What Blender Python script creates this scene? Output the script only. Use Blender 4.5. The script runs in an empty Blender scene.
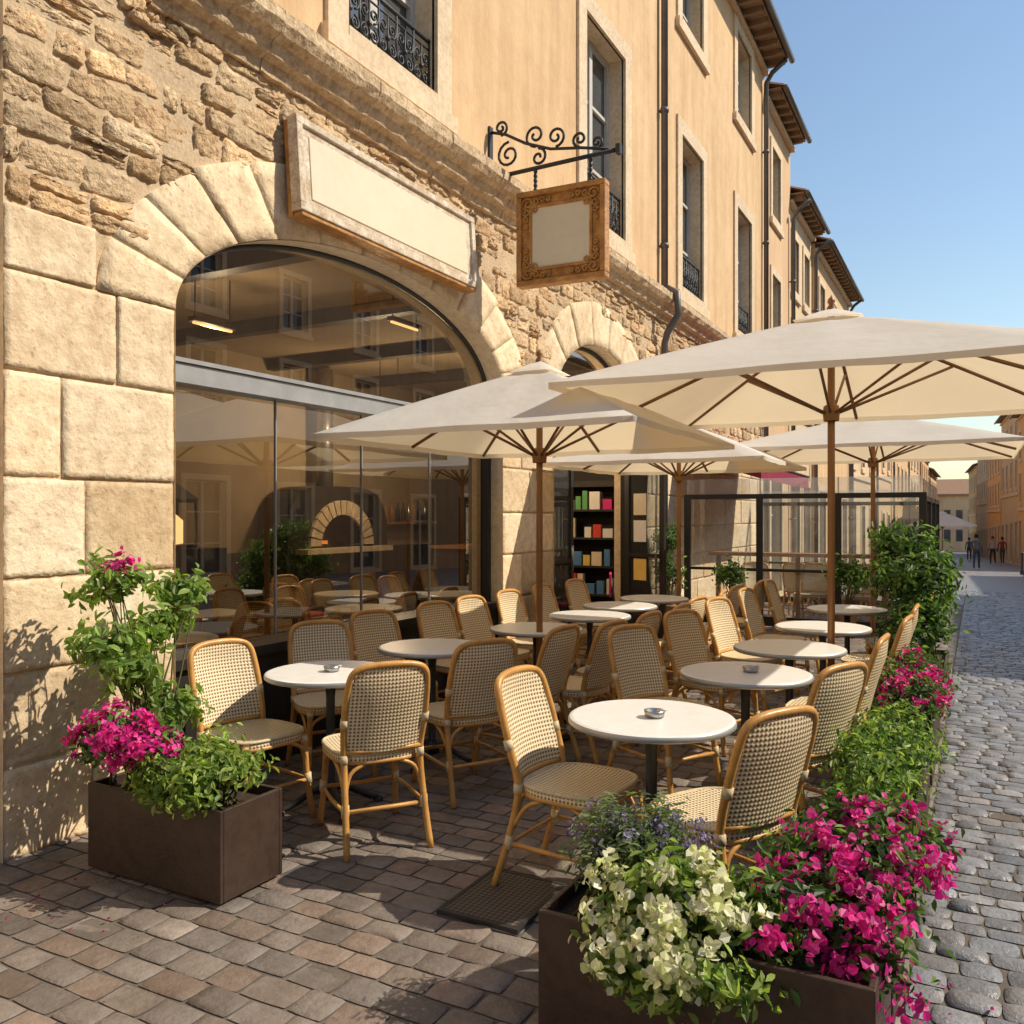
import bpy, math, random
import numpy as np
from mathutils import Vector, Matrix, Quaternion
rnd=random.Random(7); rng=np.random.default_rng(7)
scene=bpy.context.scene
pi=math.pi

# ------------------------------------------------------------------ materials
def nodes_of(name):
    m=bpy.data.materials.new(name); m.use_nodes=True
    nt=m.node_tree; p=nt.nodes.get('Principled BSDF'); return m,nt,p
def ramp2(nt,fac,c1,c2,lo=.3,hi=.7):
    r=nt.nodes.new('ShaderNodeValToRGB'); r.color_ramp.elements[0].position=lo; r.color_ramp.elements[1].position=hi
    r.color_ramp.elements[0].color=(*c1,1); r.color_ramp.elements[1].color=(*c2,1)
    nt.links.new(fac,r.inputs['Fac']); return r.outputs['Color']
def noise(nt,vec,scale,detail=3,rough=.6):
    n=nt.nodes.new('ShaderNodeTexNoise'); n.inputs['Scale'].default_value=scale; n.inputs['Detail'].default_value=detail
    n.inputs['Roughness'].default_value=rough; nt.links.new(vec,n.inputs['Vector']); return n.outputs['Fac']
def mixc(nt,a,b,fac,mode='MIX'):
    m=nt.nodes.new('ShaderNodeMix'); m.data_type='RGBA'; m.blend_type=mode
    if isinstance(fac,(int,float)): m.inputs[0].default_value=fac
    else: nt.links.new(fac,m.inputs[0])
    for s,i in ((a,6),(b,7)):
        if isinstance(s,tuple): m.inputs[i].default_value=(*s,1)
        else: nt.links.new(s,m.inputs[i])
    return m.outputs[2]
def mk(name,c1,c2=None,scale=3,rough=.85,bump=0,bscale=30,attr=False,metal=0,spec=.4,bdist=.01,stretch=None,stain=0,pits=0,streak=0):
    m,nt,p=nodes_of(name)
    tc=nt.nodes.new('ShaderNodeTexCoord'); vec=tc.outputs['Object']
    if stretch:
        mp=nt.nodes.new('ShaderNodeMapping'); mp.inputs['Scale'].default_value=stretch; nt.links.new(vec,mp.inputs['Vector']); vec=mp.outputs['Vector']
    c2=c2 or tuple(x*.8 for x in c1)
    col=ramp2(nt,noise(nt,vec,scale),c1,c2)
    if stain:
        col=mixc(nt,col,ramp2(nt,noise(nt,vec,scale*6,5,.7),(.68,.60,.52),(1.06,1.06,1.06),.35,.58),stain,'MULTIPLY')
    if streak:
        mp=nt.nodes.new('ShaderNodeMapping'); mp.inputs['Scale'].default_value=(1,2.2,.22); nt.links.new(tc.outputs['Object'],mp.inputs['Vector'])
        col=mixc(nt,col,ramp2(nt,noise(nt,mp.outputs['Vector'],1.5,5,.7),(.74,.68,.62),(1.04,1.04,1.04),.36,.6),streak,'MULTIPLY')
    if pits:
        pf=ramp2(nt,noise(nt,vec,pits,2,.5),(.62,.55,.48),(1,1,1),.30,.38)
        col=mixc(nt,col,pf,.6,'MULTIPLY')
    if attr:
        a=nt.nodes.new('ShaderNodeAttribute'); a.attribute_name='Col'
        col=mixc(nt,col,a.outputs['Color'],1.0,'MULTIPLY')
    nt.links.new(col,p.inputs['Base Color'])
    p.inputs['Roughness'].default_value=rough; p.inputs['Metallic'].default_value=metal
    p.inputs['Specular IOR Level'].default_value=spec
    if bump:
        b=nt.nodes.new('ShaderNodeBump'); b.inputs['Strength'].default_value=bump; b.inputs['Distance'].default_value=bdist
        nt.links.new(noise(nt,vec,bscale,4,.65),b.inputs['Height']); nt.links.new(b.outputs[0],p.inputs['Normal'])
    return m
M={}
M['ashlar']=mk('ashlar_stone',(.86,.70,.48),(.76,.58,.37),1.6,.92,.7,20,attr=True,stain=.6,bdist=.016,pits=34)
M['rubble']=mk('rubble_stone',(.72,.52,.31),(.54,.37,.21),5,.95,1.0,22,attr=True,stain=.7,bdist=.03,pits=30)
M['mortar']=mk('mortar',(.66,.50,.32),(.54,.40,.25),8,.95,.8,40,stain=.5)
M['plaster']=mk('ochre_plaster',(.78,.535,.30),(.71,.475,.255),.7,.95,.5,28,stain=.25,bdist=.008,streak=.5)
M['plaster2']=mk('cream_plaster',(.76,.57,.36),(.68,.50,.30),.6,.95,.3,35,streak=.4)
M['plaster3']=mk('peach_plaster',(.76,.51,.29),(.66,.43,.24),.6,.95,.3,35,streak=.4)
M['plaster4']=mk('orange_plaster',(.85,.50,.20),(.75,.42,.16),.6,.95,.3,35,streak=.4)
M['plaster5']=mk('brown_plaster',(.42,.29,.18),(.34,.23,.14),.6,.95,.3,35,streak=.4)
M['trim']=mk('limestone_trim',(.80,.64,.43),(.68,.52,.34),3,.9,.5,25,stain=.5,bdist=.006)
M['cornice']=mk('cornice_stone',(.76,.58,.37),(.56,.41,.25),4,.95,1.0,16,stain=.9,bdist=.025,pits=18)
M['wframe']=mk('window_paint',(.62,.57,.50),(.52,.48,.42),5,.6)
M['iron']=mk('wrought_iron',(.02,.02,.022),(.035,.032,.03),20,.5,.3,80,spec=.5)
M['black']=mk('black_metal_frame',(.022,.02,.018),(.03,.027,.024),5,.4)
M['silver']=mk('transom_metal',(.46,.45,.44),(.36,.36,.35),5,.4,metal=.4)
M['wood']=mk('varnished_wood',(.36,.17,.055),(.24,.105,.035),6,.4,.3,40,stretch=(1,1,.15))
M['rib']=mk('umbrella_rib_wood',(.26,.13,.05),(.18,.085,.03),6,.5)
M['woodframe']=mk('carved_gilt_wood',(.70,.34,.09),(.38,.16,.04),10,.42,1.0,45,bdist=.02)
M['rattan']=mk('rattan_cane',(.66,.345,.095),(.48,.23,.055),12,.35,.2,60,spec=.5)
M['bind']=mk('cream_binding',(.76,.62,.38),(.62,.48,.28),40,.6,.5,200)
M['tabletop']=mk('table_top_laminate',(.84,.82,.77),(.78,.75,.69),14,.3,.05,60,stain=.12)
M['steel']=mk('brushed_steel',(.5,.48,.45),(.4,.38,.36),20,.3,metal=.9)
M['corten']=mk('bronze_steel_planter',(.085,.052,.037),(.055,.035,.026),3,.5,.15,60,stain=.6,metal=.2,streak=.5)
M['soil']=mk('soil',(.05,.03,.02),(.03,.02,.012),20,.95,1,40)
M['panel']=mk('cream_sign_panel',(.76,.66,.48),(.72,.62,.445),2,.7,stain=.1)
M['white_old']=mk('weathered_white_paint',(.80,.72,.58),(.50,.36,.22),9,.8,.6,40,stain=.8)
M['paver']=mk('terrace_paver',(.235,.195,.162),(.172,.142,.118),4,.62,.8,45,attr=True,spec=.45,stain=.5)
M['sett']=mk('street_sett',(.28,.277,.285),(.20,.198,.204),4,.36,.8,45,attr=True,spec=.6,stain=.4)
M['groundm']=mk('ground_sand',(.16,.13,.10),(.115,.092,.072),6,.95,.6,30)
M['floorw']=mk('interior_floor',(.12,.065,.035),(.08,.045,.028),3,.5)
M['inwall']=mk('interior_wall',(.34,.26,.16),(.28,.21,.13),2,.9)
M['dark']=mk('dark_paint',(.035,.028,.024),(.022,.018,.016),3,.55)
M['oven']=mk('oven_black',(.015,.013,.012),(.022,.02,.018),3,.5)
M['ovenstone']=mk('oven_stone',(.62,.50,.34),(.44,.34,.22),9,.9,.5,30)
M['roof']=mk('terracotta_tile',(.42,.23,.13),(.28,.16,.09),5,.9,.8,20)
M['rafter']=mk('rafter_wood',(.34,.22,.13),(.24,.15,.09),5,.8)
M['zinc']=mk('zinc_gutter',(.17,.15,.14),(.12,.11,.10),4,.5,metal=.3)
M['awning']=mk('burgundy_awning',(.30,.02,.06),(.22,.015,.04),3,.8)
M['stem']=mk('plant_stem',(.12,.09,.04),(.08,.10,.03),10,.8)
M['hinge']=mk('magenta_chair_paint',(.7,.02,.2),(.6,.02,.16),4,.5)
M['cush']=mk('red_cushion',(.55,.07,.09),(.45,.05,.07),4,.8)
M['blue']=mk('card_blue',(.1,.25,.5)); M['redc']=mk('card_red',(.7,.08,.05)); M['yel']=mk('card_yellow',(.85,.6,.15)); M['grn']=mk('card_green',(.15,.4,.15))
M['pane']=mk('window_pane',(.05,.055,.06),(.09,.095,.10),1.2,.03,spec=1.0)
def glassmat(name,ior,tint,frost=0):
    m=bpy.data.materials.new(name); m.use_nodes=True; nt=m.node_tree; nt.nodes.clear()
    o=nt.nodes.new('ShaderNodeOutputMaterial'); mx=nt.nodes.new('ShaderNodeMixShader')
    t=nt.nodes.new('ShaderNodeBsdfTransparent'); t.inputs[0].default_value=(*tint,1)
    g=nt.nodes.new('ShaderNodeBsdfGlossy'); g.inputs['Roughness'].default_value=.0
    fr=nt.nodes.new('ShaderNodeFresnel'); fr.inputs[0].default_value=ior
    base=t.outputs[0]
    if frost:
        d=nt.nodes.new('ShaderNodeBsdfTranslucent'); d.inputs[0].default_value=(.9,.88,.84,1); d2=nt.nodes.new('ShaderNodeBsdfDiffuse'); d2.inputs[0].default_value=(.85,.83,.8,1)
        m0=nt.nodes.new('ShaderNodeMixShader'); m0.inputs[0].default_value=.5; nt.links.new(d.outputs[0],m0.inputs[1]); nt.links.new(d2.outputs[0],m0.inputs[2])
        m1=nt.nodes.new('ShaderNodeMixShader'); m1.inputs[0].default_value=frost; nt.links.new(base,m1.inputs[1]); nt.links.new(m0.outputs[0],m1.inputs[2]); base=m1.outputs[0]
    nt.links.new(fr.outputs[0],mx.inputs[0]); nt.links.new(base,mx.inputs[1]); nt.links.new(g.outputs[0],mx.inputs[2]); nt.links.new(mx.outputs[0],o.inputs[0])
    return m
M['glass']=glassmat('shop_glass',3.6,(.80,.81,.79))
M['glass2']=glassmat('screen_glass',1.7,(.86,.88,.87),.07)
M['glassf']=glassmat('frosted_screen_glass',1.7,(.86,.88,.87),.30)
def canvas():
    m=bpy.data.materials.new('cream_canvas'); m.use_nodes=True; nt=m.node_tree; nt.nodes.clear()
    o=nt.nodes.new('ShaderNodeOutputMaterial'); mx=nt.nodes.new('ShaderNodeMixShader'); mx.inputs[0].default_value=.42
    d=nt.nodes.new('ShaderNodeBsdfDiffuse'); t=nt.nodes.new('ShaderNodeBsdfTranslucent')
    tc=nt.nodes.new('ShaderNodeTexCoord')
    c=ramp2(nt,noise(nt,tc.outputs['Object'],2.2,4),(.94,.91,.84),(.87,.83,.75))
    b=nt.nodes.new('ShaderNodeBump'); b.inputs['Strength'].default_value=.5; b.inputs['Distance'].default_value=.03
    nt.links.new(noise(nt,tc.outputs['Object'],3.5,3),b.inputs['Height']); nt.links.new(b.outputs[0],d.inputs['Normal'])
    nt.links.new(c,d.inputs[0]); t.inputs[0].default_value=(.97,.78,.50,1)
    nt.links.new(d.outputs[0],mx.inputs[1]); nt.links.new(t.outputs[0],mx.inputs[2]); nt.links.new(mx.outputs[0],o.inputs[0]); return m
M['canvas']=canvas()
def leafmat(name,trans):
    m,nt,p=nodes_of(name)
    a=nt.nodes.new('ShaderNodeAttribute'); a.attribute_name='Col'
    nt.links.new(a.outputs['Color'],p.inputs['Base Color']); p.inputs['Roughness'].default_value=.5
    t=nt.nodes.new('ShaderNodeBsdfTranslucent'); nt.links.new(mixc(nt,a.outputs['Color'],(1.8,1.9,.9),.999,'MULTIPLY'),t.inputs[0]) if name!='petal' else nt.links.new(a.outputs['Color'],t.inputs[0])
    mx=nt.nodes.new('ShaderNodeMixShader'); mx.inputs[0].default_value=trans
    o=nt.nodes['Material Output']; nt.links.new(p.outputs[0],mx.inputs[1]); nt.links.new(t.outputs[0],mx.inputs[2]); nt.links.new(mx.outputs[0],o.inputs[0]); return m
M['leaf']=leafmat('leaf',.4); M['petal']=leafmat('petal',.4)
def weave():
    m,nt,p=nodes_of('woven_rattan')
    tc=nt.nodes.new('ShaderNodeTexCoord'); s=nt.nodes.new('ShaderNodeSeparateXYZ'); nt.links.new(tc.outputs['UV'],s.inputs[0])
    def math_(op,a,b=None):
        n=nt.nodes.new('ShaderNodeMath'); n.operation=op
        for i,v in enumerate((a,b)):
            if v is None: continue
            if isinstance(v,(int,float)): n.inputs[i].default_value=v
            else: nt.links.new(v,n.inputs[i])
        return n.outputs[0]
    k=2*pi/.036
    u=math_('ADD',s.outputs[0],s.outputs[1]); v=math_('SUBTRACT',s.outputs[0],s.outputs[1])
    su=math_('SINE',math_('MULTIPLY',u,k)); sv=math_('SINE',math_('MULTIPLY',v,k))
    pr=math_('MULTIPLY',su,sv)
    col=ramp2(nt,pr,(.82,.68,.44),(.24,.12,.04),.14,.36)
    nt.links.new(col,p.inputs['Base Color']); p.inputs['Roughness'].default_value=.5
    b=nt.nodes.new('ShaderNodeBump'); b.inputs['Strength'].default_value=.5; b.inputs['Distance'].default_value=.003
    nt.links.new(pr,b.inputs['Height']); nt.links.new(b.outputs[0],p.inputs['Normal']); return m
M['weave']=weave()
def emis(name,c,s):
    m,nt,p=nodes_of(name); p.inputs['Emission Color'].default_value=(*c,1); p.inputs['Emission Strength'].default_value=s; p.inputs['Base Color'].default_value=(*c,1); return m
M['lamp']=emis('lit_lamp',(1,.55,.2),2.2)
M['ember']=emis('oven_embers',(1,.28,.05),1.0)
def grate_m():
    m,nt,p=nodes_of('cast_iron_grate')
    tc=nt.nodes.new('ShaderNodeTexCoord'); mp=nt.nodes.new('ShaderNodeMapping'); mp.inputs['Rotation'].default_value=(0,0,pi/4); nt.links.new(tc.outputs['Object'],mp.inputs[0])
    ch=nt.nodes.new('ShaderNodeTexChecker'); ch.inputs['Scale'].default_value=60; nt.links.new(mp.outputs[0],ch.inputs[0])
    ch.inputs[1].default_value=(.13,.10,.075,1); ch.inputs[2].default_value=(.03,.025,.02,1)
    nt.links.new(ch.outputs[0],p.inputs['Base Color']); p.inputs['Roughness'].default_value=.6; return m
M['grate']=grate_m()
def farpave():
    m,nt,p=nodes_of('far_sett_paving')
    tc=nt.nodes.new('ShaderNodeTexCoord'); br=nt.nodes.new('ShaderNodeTexBrick'); nt.links.new(tc.outputs['Object'],br.inputs['Vector'])
    br.inputs['Scale'].default_value=1; br.inputs['Brick Width'].default_value=.16; br.inputs['Row Height'].default_value=.11; br.inputs['Mortar Size'].default_value=.008
    br.inputs[1].default_value=(.27,.26,.26,1); br.inputs[2].default_value=(.20,.195,.195,1); br.inputs[3].default_value=(.12,.10,.09,1)
    nt.links.new(br.outputs[0],p.inputs['Base Color']); p.inputs['Roughness'].default_value=.45
    b=nt.nodes.new('ShaderNodeBump'); b.inputs['Strength'].default_value=.8; b.inputs['Distance'].default_value=.01; b.invert=True
    nt.links.new(br.outputs[1],b.inputs['Height']); nt.links.new(b.outputs[0],p.inputs['Normal']); return m
M['farpave']=farpave()

# ------------------------------------------------------------------ builder
def cr(pts,n=6):
    P=[Vector(p) for p in pts]; P=[P[0]*2-P[1]]+P+[P[-1]*2-P[-2]]; out=[]
    for i in range(1,len(P)-2):
        for k in range(n):
            t=k/n; a,b,c,d=P[i-1],P[i],P[i+1],P[i+2]
            out.append(.5*((2*b)+(c-a)*t+(2*a-5*b+4*c-d)*t*t+(3*b-a-3*c+d)*t**3))
    out.append(P[-2]); return out
def empty(name,loc=(0,0,0)):
    e=bpy.data.objects.new(name,None); e.location=loc; scene.collection.objects.link(e); e.empty_display_size=.2; return e
class B:
    def __init__(s): s.v=[];s.f=[];s.m=[];s.s=[];s.mats=[]
    def mi(s,k):
        if k not in s.mats: s.mats.append(k)
        return s.mats.index(k)
    def add(s,v,f,k,smooth=False):
        o=len(s.v); s.v+= [tuple(x) for x in v]; i=s.mi(k)
        for q in f: s.f.append([o+a for a in q]); s.m.append(i); s.s.append(smooth)
    def quad(s,a,b,c,d,k): s.add([a,b,c,d],[(0,1,2,3)],k)
    def box(s,x0,x1,y0,y1,z0,z1,k,T=None):
        v=[Vector((x,y,z)) for x in (x0,x1) for y in (y0,y1) for z in (z0,z1)]
        if T: v=[T@p for p in v]
        s.add(v,[(0,1,3,2),(4,6,7,5),(0,4,5,1),(2,3,7,6),(0,2,6,4),(1,5,7,3)],k)
    def tube(s,pts,r,k,n=8,closed=False,cap=True):
        P=[Vector(p) for p in pts]; N=len(P); up=None; vs=[]
        for i in range(N):
            a=P[(i-1)%N] if (closed or i>0) else P[i]; b=P[(i+1)%N] if (closed or i<N-1) else P[i]
            t=(b-a).normalized() if (b-a).length>1e-9 else Vector((0,0,1))
            if up is None:
                up=Vector((0,0,1)) if abs(t.z)<.9 else Vector((1,0,0))
            up=(up-t*up.dot(t)); up=up.normalized() if up.length>1e-6 else t.orthogonal().normalized()
            w=t.cross(up); rr=r[i] if isinstance(r,(list,tuple)) else r
            for j in range(n):
                an=2*pi*j/n; vs.append(P[i]+(up*math.cos(an)+w*math.sin(an))*rr)
        fs=[]
        for i in range(N if closed else N-1):
            i2=(i+1)%N
            for j in range(n): fs.append((i*n+j,i*n+(j+1)%n,i2*n+(j+1)%n,i2*n+j))
        if not closed and cap: fs.append(tuple(range(n-1,-1,-1))); fs.append(tuple((N-1)*n+j for j in range(n)))
        s.add(vs,fs,k,True)
    def lathe(s,prof,c,k,n=24,smooth=True):
        vs=[(c[0]+r*math.cos(2*pi*j/n),c[1]+r*math.sin(2*pi*j/n),c[2]+z) for r,z in prof for j in range(n)]
        fs=[(i*n+j,i*n+(j+1)%n,(i+1)*n+(j+1)%n,(i+1)*n+j) for i in range(len(prof)-1) for j in range(n)]
        s.add(vs,fs,k,smooth)
    def mesh(s,name):
        me=bpy.data.meshes.new(name); me.from_pydata(s.v,[],s.f)
        for k in s.mats: me.materials.append(M[k])
        me.polygons.foreach_set('material_index',s.m); me.polygons.foreach_set('use_smooth',s.s)
        me.update()
        uv=me.uv_layers.new(name='UVMap')
        for p in me.polygons:
            n=p.normal; ax=max(range(3),key=lambda i:abs(n[i]))
            for li in p.loop_indices:
                c=me.vertices[me.loops[li].vertex_index].co
                uv.data[li].uv=((c.y,c.z),(c.x,c.z),(c.x,c.y))[ax]
        return me
    def obj(s,name,parent=None,bevel=0):
        o=bpy.data.objects.new(name,s.mesh(name)); scene.collection.objects.link(o)
        if parent: o.parent=parent
        if bevel:
            md=o.modifiers.new('bevel','BEVEL'); md.width=bevel; md.segments=2; md.limit_method='ANGLE'
        return o
def npmesh(name,verts,faces,cols,mat,smooth=False,parent=None):
    me=bpy.data.meshes.new(name)
    nv=len(verts); nf=len(faces); k=faces.shape[1]
    me.vertices.add(nv); me.vertices.foreach_set('co',verts.astype(np.float32).ravel())
    me.loops.add(nf*k); me.loops.foreach_set('vertex_index',faces.astype(np.int32).ravel())
    me.polygons.add(nf); me.polygons.foreach_set('loop_start',np.arange(0,nf*k,k,dtype=np.int32))
    me.polygons.foreach_set('use_smooth',np.full(nf,smooth))
    me.update(calc_edges=True); me.validate()
    a=me.attributes.new('Col','FLOAT_COLOR','POINT'); c=np.ones((nv,4),np.float32); c[:,:3]=cols; a.data.foreach_set('color',c.ravel())
    me.materials.append(mat)
    o=bpy.data.objects.new(name,me); scene.collection.objects.link(o)
    if parent: o.parent=parent
    return o

def gz(y):
    return np.where(y<12,0,-.03*(np.minimum(y,150)-12))
def gzf(y): return float(gz(np.array(y)))

# ------------------------------------------------------------------ stones
def courses(a0,a1,b0,b1,rh,wd,jit=.0,gap=.006):
    q=[]; b=b0
    while b<b1-.01:
        h=rnd.uniform(*rh); 
        if b+h>b1-rh[0]*.6: h=b1-b
        a=a0; first=True
        while a<a1-.01:
            w=rnd.uniform(*wd)*(rnd.uniform(.4,1) if first else 1); first=False
            if a+w>a1-wd[0]*.5: w=a1-a
            j=lambda: rnd.uniform(-jit,jit)
            if jit>.01 and rnd.random()<.16 and w>.2:
                f=rnd.uniform(.4,.6)
                q.append([(a+gap,b+gap),(a+w-gap,b+gap+j()),(a+w-gap,b+h*f-gap),(a+gap,b+h*f-gap+j()*.5)])
                q.append([(a+gap,b+h*f+gap),(a+w-gap,b+h*f+gap),(a+w-gap,b+h-gap),(a+gap,b+h-gap+j()*.5)])
            else: q.append([(a+gap+j(),b+gap+j()),(a+w-gap+j(),b+gap+j()),(a+w-gap+j(),b+h-gap+j()),(a+gap+j(),b+h-gap+j())])
            a+=w
        b+=h
    return q
def stones(name,quads,H,mapping,mat,params,rough=.004,hvar=.005,cvar=.12,tint=None,smooth=True,parent=None,edge=.0,hue=.02,bevel=None,rnd_corner=0):
    Q=np.array(quads); N=len(Q); t=np.array(params); n=len(t)
    s,r=np.meshgrid(t,t,indexing='ij')
    if bevel:
        la=np.linalg.norm(Q[:,1]-Q[:,0],axis=1); lb=np.linalg.norm(Q[:,3]-Q[:,0],axis=1)
        ta=np.tile(t,(N,1)); tb=np.tile(t,(N,1)); ta[:,1]=bevel/la; ta[:,-2]=1-bevel/la; tb[:,1]=bevel/lb; tb[:,-2]=1-bevel/lb
        s=np.repeat(ta[:,:,None],n,2); r=np.repeat(tb[:,None,:],n,1)
    else: s=np.tile(s,(N,1,1)); r=np.tile(r,(N,1,1))
    if rnd_corner:
        cs=(2*s-1); cr_=(2*r-1); f=1-rnd_corner*(np.abs(cs)*np.abs(cr_))**3
        s=.5+cs*f*.5; r=.5+cr_*f*.5
    w=[(1-s)*(1-r),s*(1-r),s*r,(1-s)*r]
    P=sum(Q[:,i,None,None,:]*w[i][...,None] for i in range(4))
    h=np.full((N,n,n),float(H))+rng.normal(0,hvar,(N,1,1))+rng.normal(0,rough,(N,n,n))
    h-= edge*((2*s-1)**2+(2*r-1)**2)*.5
    h+= (s-.5)*rng.normal(0,hvar,(N,1,1))+(r-.5)*rng.normal(0,hvar,(N,1,1))
    inner=np.zeros((n,n),bool); inner[1:-1,1:-1]=True
    h=np.where(inner[None],h,-.006)
    P[:,1:-1,1:-1,:]+=rng.normal(0,rough*.6,(N,n-2,n-2,2))
    V=mapping(P[...,0],P[...,1],h).reshape(-1,3)
    idx=np.arange(N*n*n).reshape(N,n,n)
    F=np.stack([idx[:,:-1,:-1],idx[:,1:,:-1],idx[:,1:,1:],idx[:,:-1,1:]],-1).reshape(-1,4)
    br=rng.normal(1,cvar,(N,1)); c=np.repeat(br,3,1)
    c*=1+rng.normal(0,hue,(N,1))*np.array([[1,0,-1.2]])
    if tint is not None:
        pick=rng.random(N)<tint[1]; c[pick]*=np.array(tint[0])
    c=np.clip(c,.35,1.5)
    C=np.repeat(c,n*n,0)
    return npmesh(name,V,F,C,mat,smooth,parent)
def wallmap(X): return lambda a,b,h: np.stack([X+h,a,b],-1)
gmap=lambda a,b,h: np.stack([a,b,gz(b)+h],-1)

# ------------------------------------------------------------------ ground
g=B()
ys=[-400,-20,0,12,30,50,80,150,400,3000]
for i in range(len(ys)-1):
    ya,yb=ys[i],ys[i+1]; za,zb=gzf(ya)-.010,gzf(yb)-.010
    for xa,xb in ((-1500,-60),(-60,60),(60,1500)):
        g.quad((xa,ya,za),(xb,ya,za),(xb,yb,zb),(xa,yb,zb),'groundm')
g.obj('ground')
BX=-.20
pv2=courses(-4.0,BX,.6,20,(.115,.145),(.15,.23),.005,.004)
stones('terrace_paving',pv2,.0,gmap,M['paver'],[0,.07,.3,.5,.7,.93,1],.0012,.003,.16,((1.06,.95,.88),.2),edge=.005,bevel=.008,rnd_corner=.06,hue=.015)
st=courses(BX,8.0,.6,26,(.095,.125),(.11,.18),.007,.004)
st2=courses(-4.0,BX,20,26,(.095,.125),(.11,.18),.006,.004)
stones('street_cobbles',st+st2,.004,gmap,M['sett'],[0,.12,.35,.65,.88,1],.0015,.004,.16,((1.0,.96,.92),.3),edge=.014,bevel=.012,rnd_corner=.12,hue=.02)
g=B()
yy=[26,50,80,150]
for i in range(3):
    a,b=yy[i],yy[i+1]; g.quad((-4,a,gzf(a)-.002),(10,a,gzf(a)-.002),(10,b,gzf(b)-.002),(-4,b,gzf(b)-.002),'farpave')
g.quad((8.0,-20,-.004),(10,-20,-.004),(10,12,-.004),(8.0,12,-.004),'farpave')
g.quad((8.0,12,-.004),(10,12,-.004),(10,26,gzf(26)-.004),(8.0,26,gzf(26)-.004),'farpave')
g.obj('street_paving')
g=B(); 
g.box(-1.89,-1.56,2.94,3.37,-.02,.012,'grate')
g.box(-1.91,-1.89,2.92,3.39,-.02,.014,'iron');g.box(-1.56,-1.54,2.92,3.39,-.02,.014,'iron');g.box(-1.89,-1.56,2.92,2.94,-.02,.014,'iron');g.box(-1.89,-1.56,3.37,3.39,-.02,.014,'iron')
g.obj('drain_grate')

# ------------------------------------------------------------------ cafe building
X0=-3.94; BK=-3.985
A1=(5.27,1.9,.75,2.75); A2=(9.6,1.3,.88,2.72)
def az(A,y):
    c,a,b,s=A; t=max(0,1-((y-c)/a)**2); return s+b*math.sqrt(t)
cafe=empty('stone_cafe_building')
w=B()
YE=18.6
WB=BK+.028
ysamp=[2.4]
for A in (A1,A2):
    c,a,_,_=A
    ysamp+= [c-a*math.cos(pi*i/40) for i in range(41)]
ysamp.append(YE)
for i in range(len(ysamp)-1):
    ya,yb=ysamp[i],ysamp[i+1]; mid=(ya+yb)/2; arch=None
    for A in (A1,A2):
        if abs(mid-A[0])<A[1]: arch=A
    if arch: w.quad((WB,ya,az(arch,ya)),(WB,yb,az(arch,yb)),(WB,yb,4.45),(WB,ya,4.45),'mortar')
    else: w.quad((WB,ya,-.5),(WB,yb,-.5),(WB,yb,4.45),(WB,ya,4.45),'mortar')
for A in (A1,A2):
    c,a,b,s=A
    pts=[(c-a,-.02)]+[(c-a*math.cos(pi*i/40),s+b*math.sin(pi*i/40)) for i in range(41)]+[(c+a,-.02)]
    for i in range(len(pts)-1):
        (y0,z0),(y1,z1)=pts[i],pts[i+1]
        w.quad((-3.94,y0,z0),(-4.28,y0,z0),(-4.28,y1,z1),(-3.94,y1,z1),'trim')
w.quad((-4.04,-12,-.5),(-4.04,2.4,-.5),(-4.04,2.4,4.45),(-4.04,-12,4.45),'mortar')
w.quad((-3.945,2.4,-.5),(-4.06,2.4,-.5),(-4.06,2.4,4.45),(-3.945,2.4,4.45),'trim')
w.quad((-4.6,-12,-.5),(-4.05,-12,-.5),(-4.05,-12,11),(-4.6,-12,11),'mortar')
w.obj('wall_backing',cafe)
def ash_rows(a0,a1,zs,pattern):
    q=[]; g=.0015
    for i in range(len(zs)-1):
        ws=pattern[i%len(pattern)]; t=sum(ws); a=a0
        for w_ in ws:
            b=a+(a1-a0)*w_/t; q.append([(a+g,zs[i]+g),(b-g,zs[i]+g),(b-g,zs[i+1]-g),(a+g,zs[i+1]-g)]); a=b
    return q
ash=ash_rows(2.4,3.37,[-.01,.42,.86,1.30,1.78,2.28,2.75],[(.45,.5),(1,),(.6,.4),(.42,.55),(.3,.7),(.62,.38)])
ash+=ash_rows(2.4,2.88,[2.75,3.06],[(1,)])
ash+=ash_rows(7.17,8.30,[-.01,.40,.80,1.22,1.62,2.05,2.42,2.75],[(1,),(.5,.5),(.35,.65)])
ash+=courses(10.9,YE,-.3,2.75,(.34,.46),(.4,.8),.002,.0015)
tt=[0,.02,.07,.13,.2,.28,.36,.44,.5,.56,.64,.72,.8,.87,.93,.98,1]
stones('ashlar_blocks',ash,.040,wallmap(BK),M['ashlar'],tt,.0018,.0035,.07,((.90,.85,.78),.3),parent=cafe,bevel=.006,rnd_corner=.008)
stones('side_wall_blocks',courses(-12,2.4,-.01,4.4,(.4,.5),(.5,.8),.003,.004),.03,wallmap(-4.05),M['ashlar'],[0,.03,.5,.97,1],.002,.004,.1,parent=cafe)
def keep(q):
    cy=sum(p[0] for p in q)/4; cz=sum(p[1] for p in q)/4
    if cy<2.93 and cz<3.06: return False
    for c,a,b,s in (A1,A2):
        if cz>s-.3 and ((cy-c)/(a+.42))**2+((cz-s)/(b+.42))**2<1: return False
    return True
rub=[q for q in courses(2.4,YE,2.75,4.43,(.10,.21),(.13,.40),.022,.002) if keep(q)]
stones('rubble_stones',rub,.044,wallmap(BK),M['rubble'],[0,.07,.18,.3,.4,.5,.6,.7,.82,.93,1],.0055,.010,.15,((1.18,1.15,1.10),.3),smooth=True,parent=cafe,edge=.012,bevel=.012,rnd_corner=.07,hue=.03)
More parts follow.
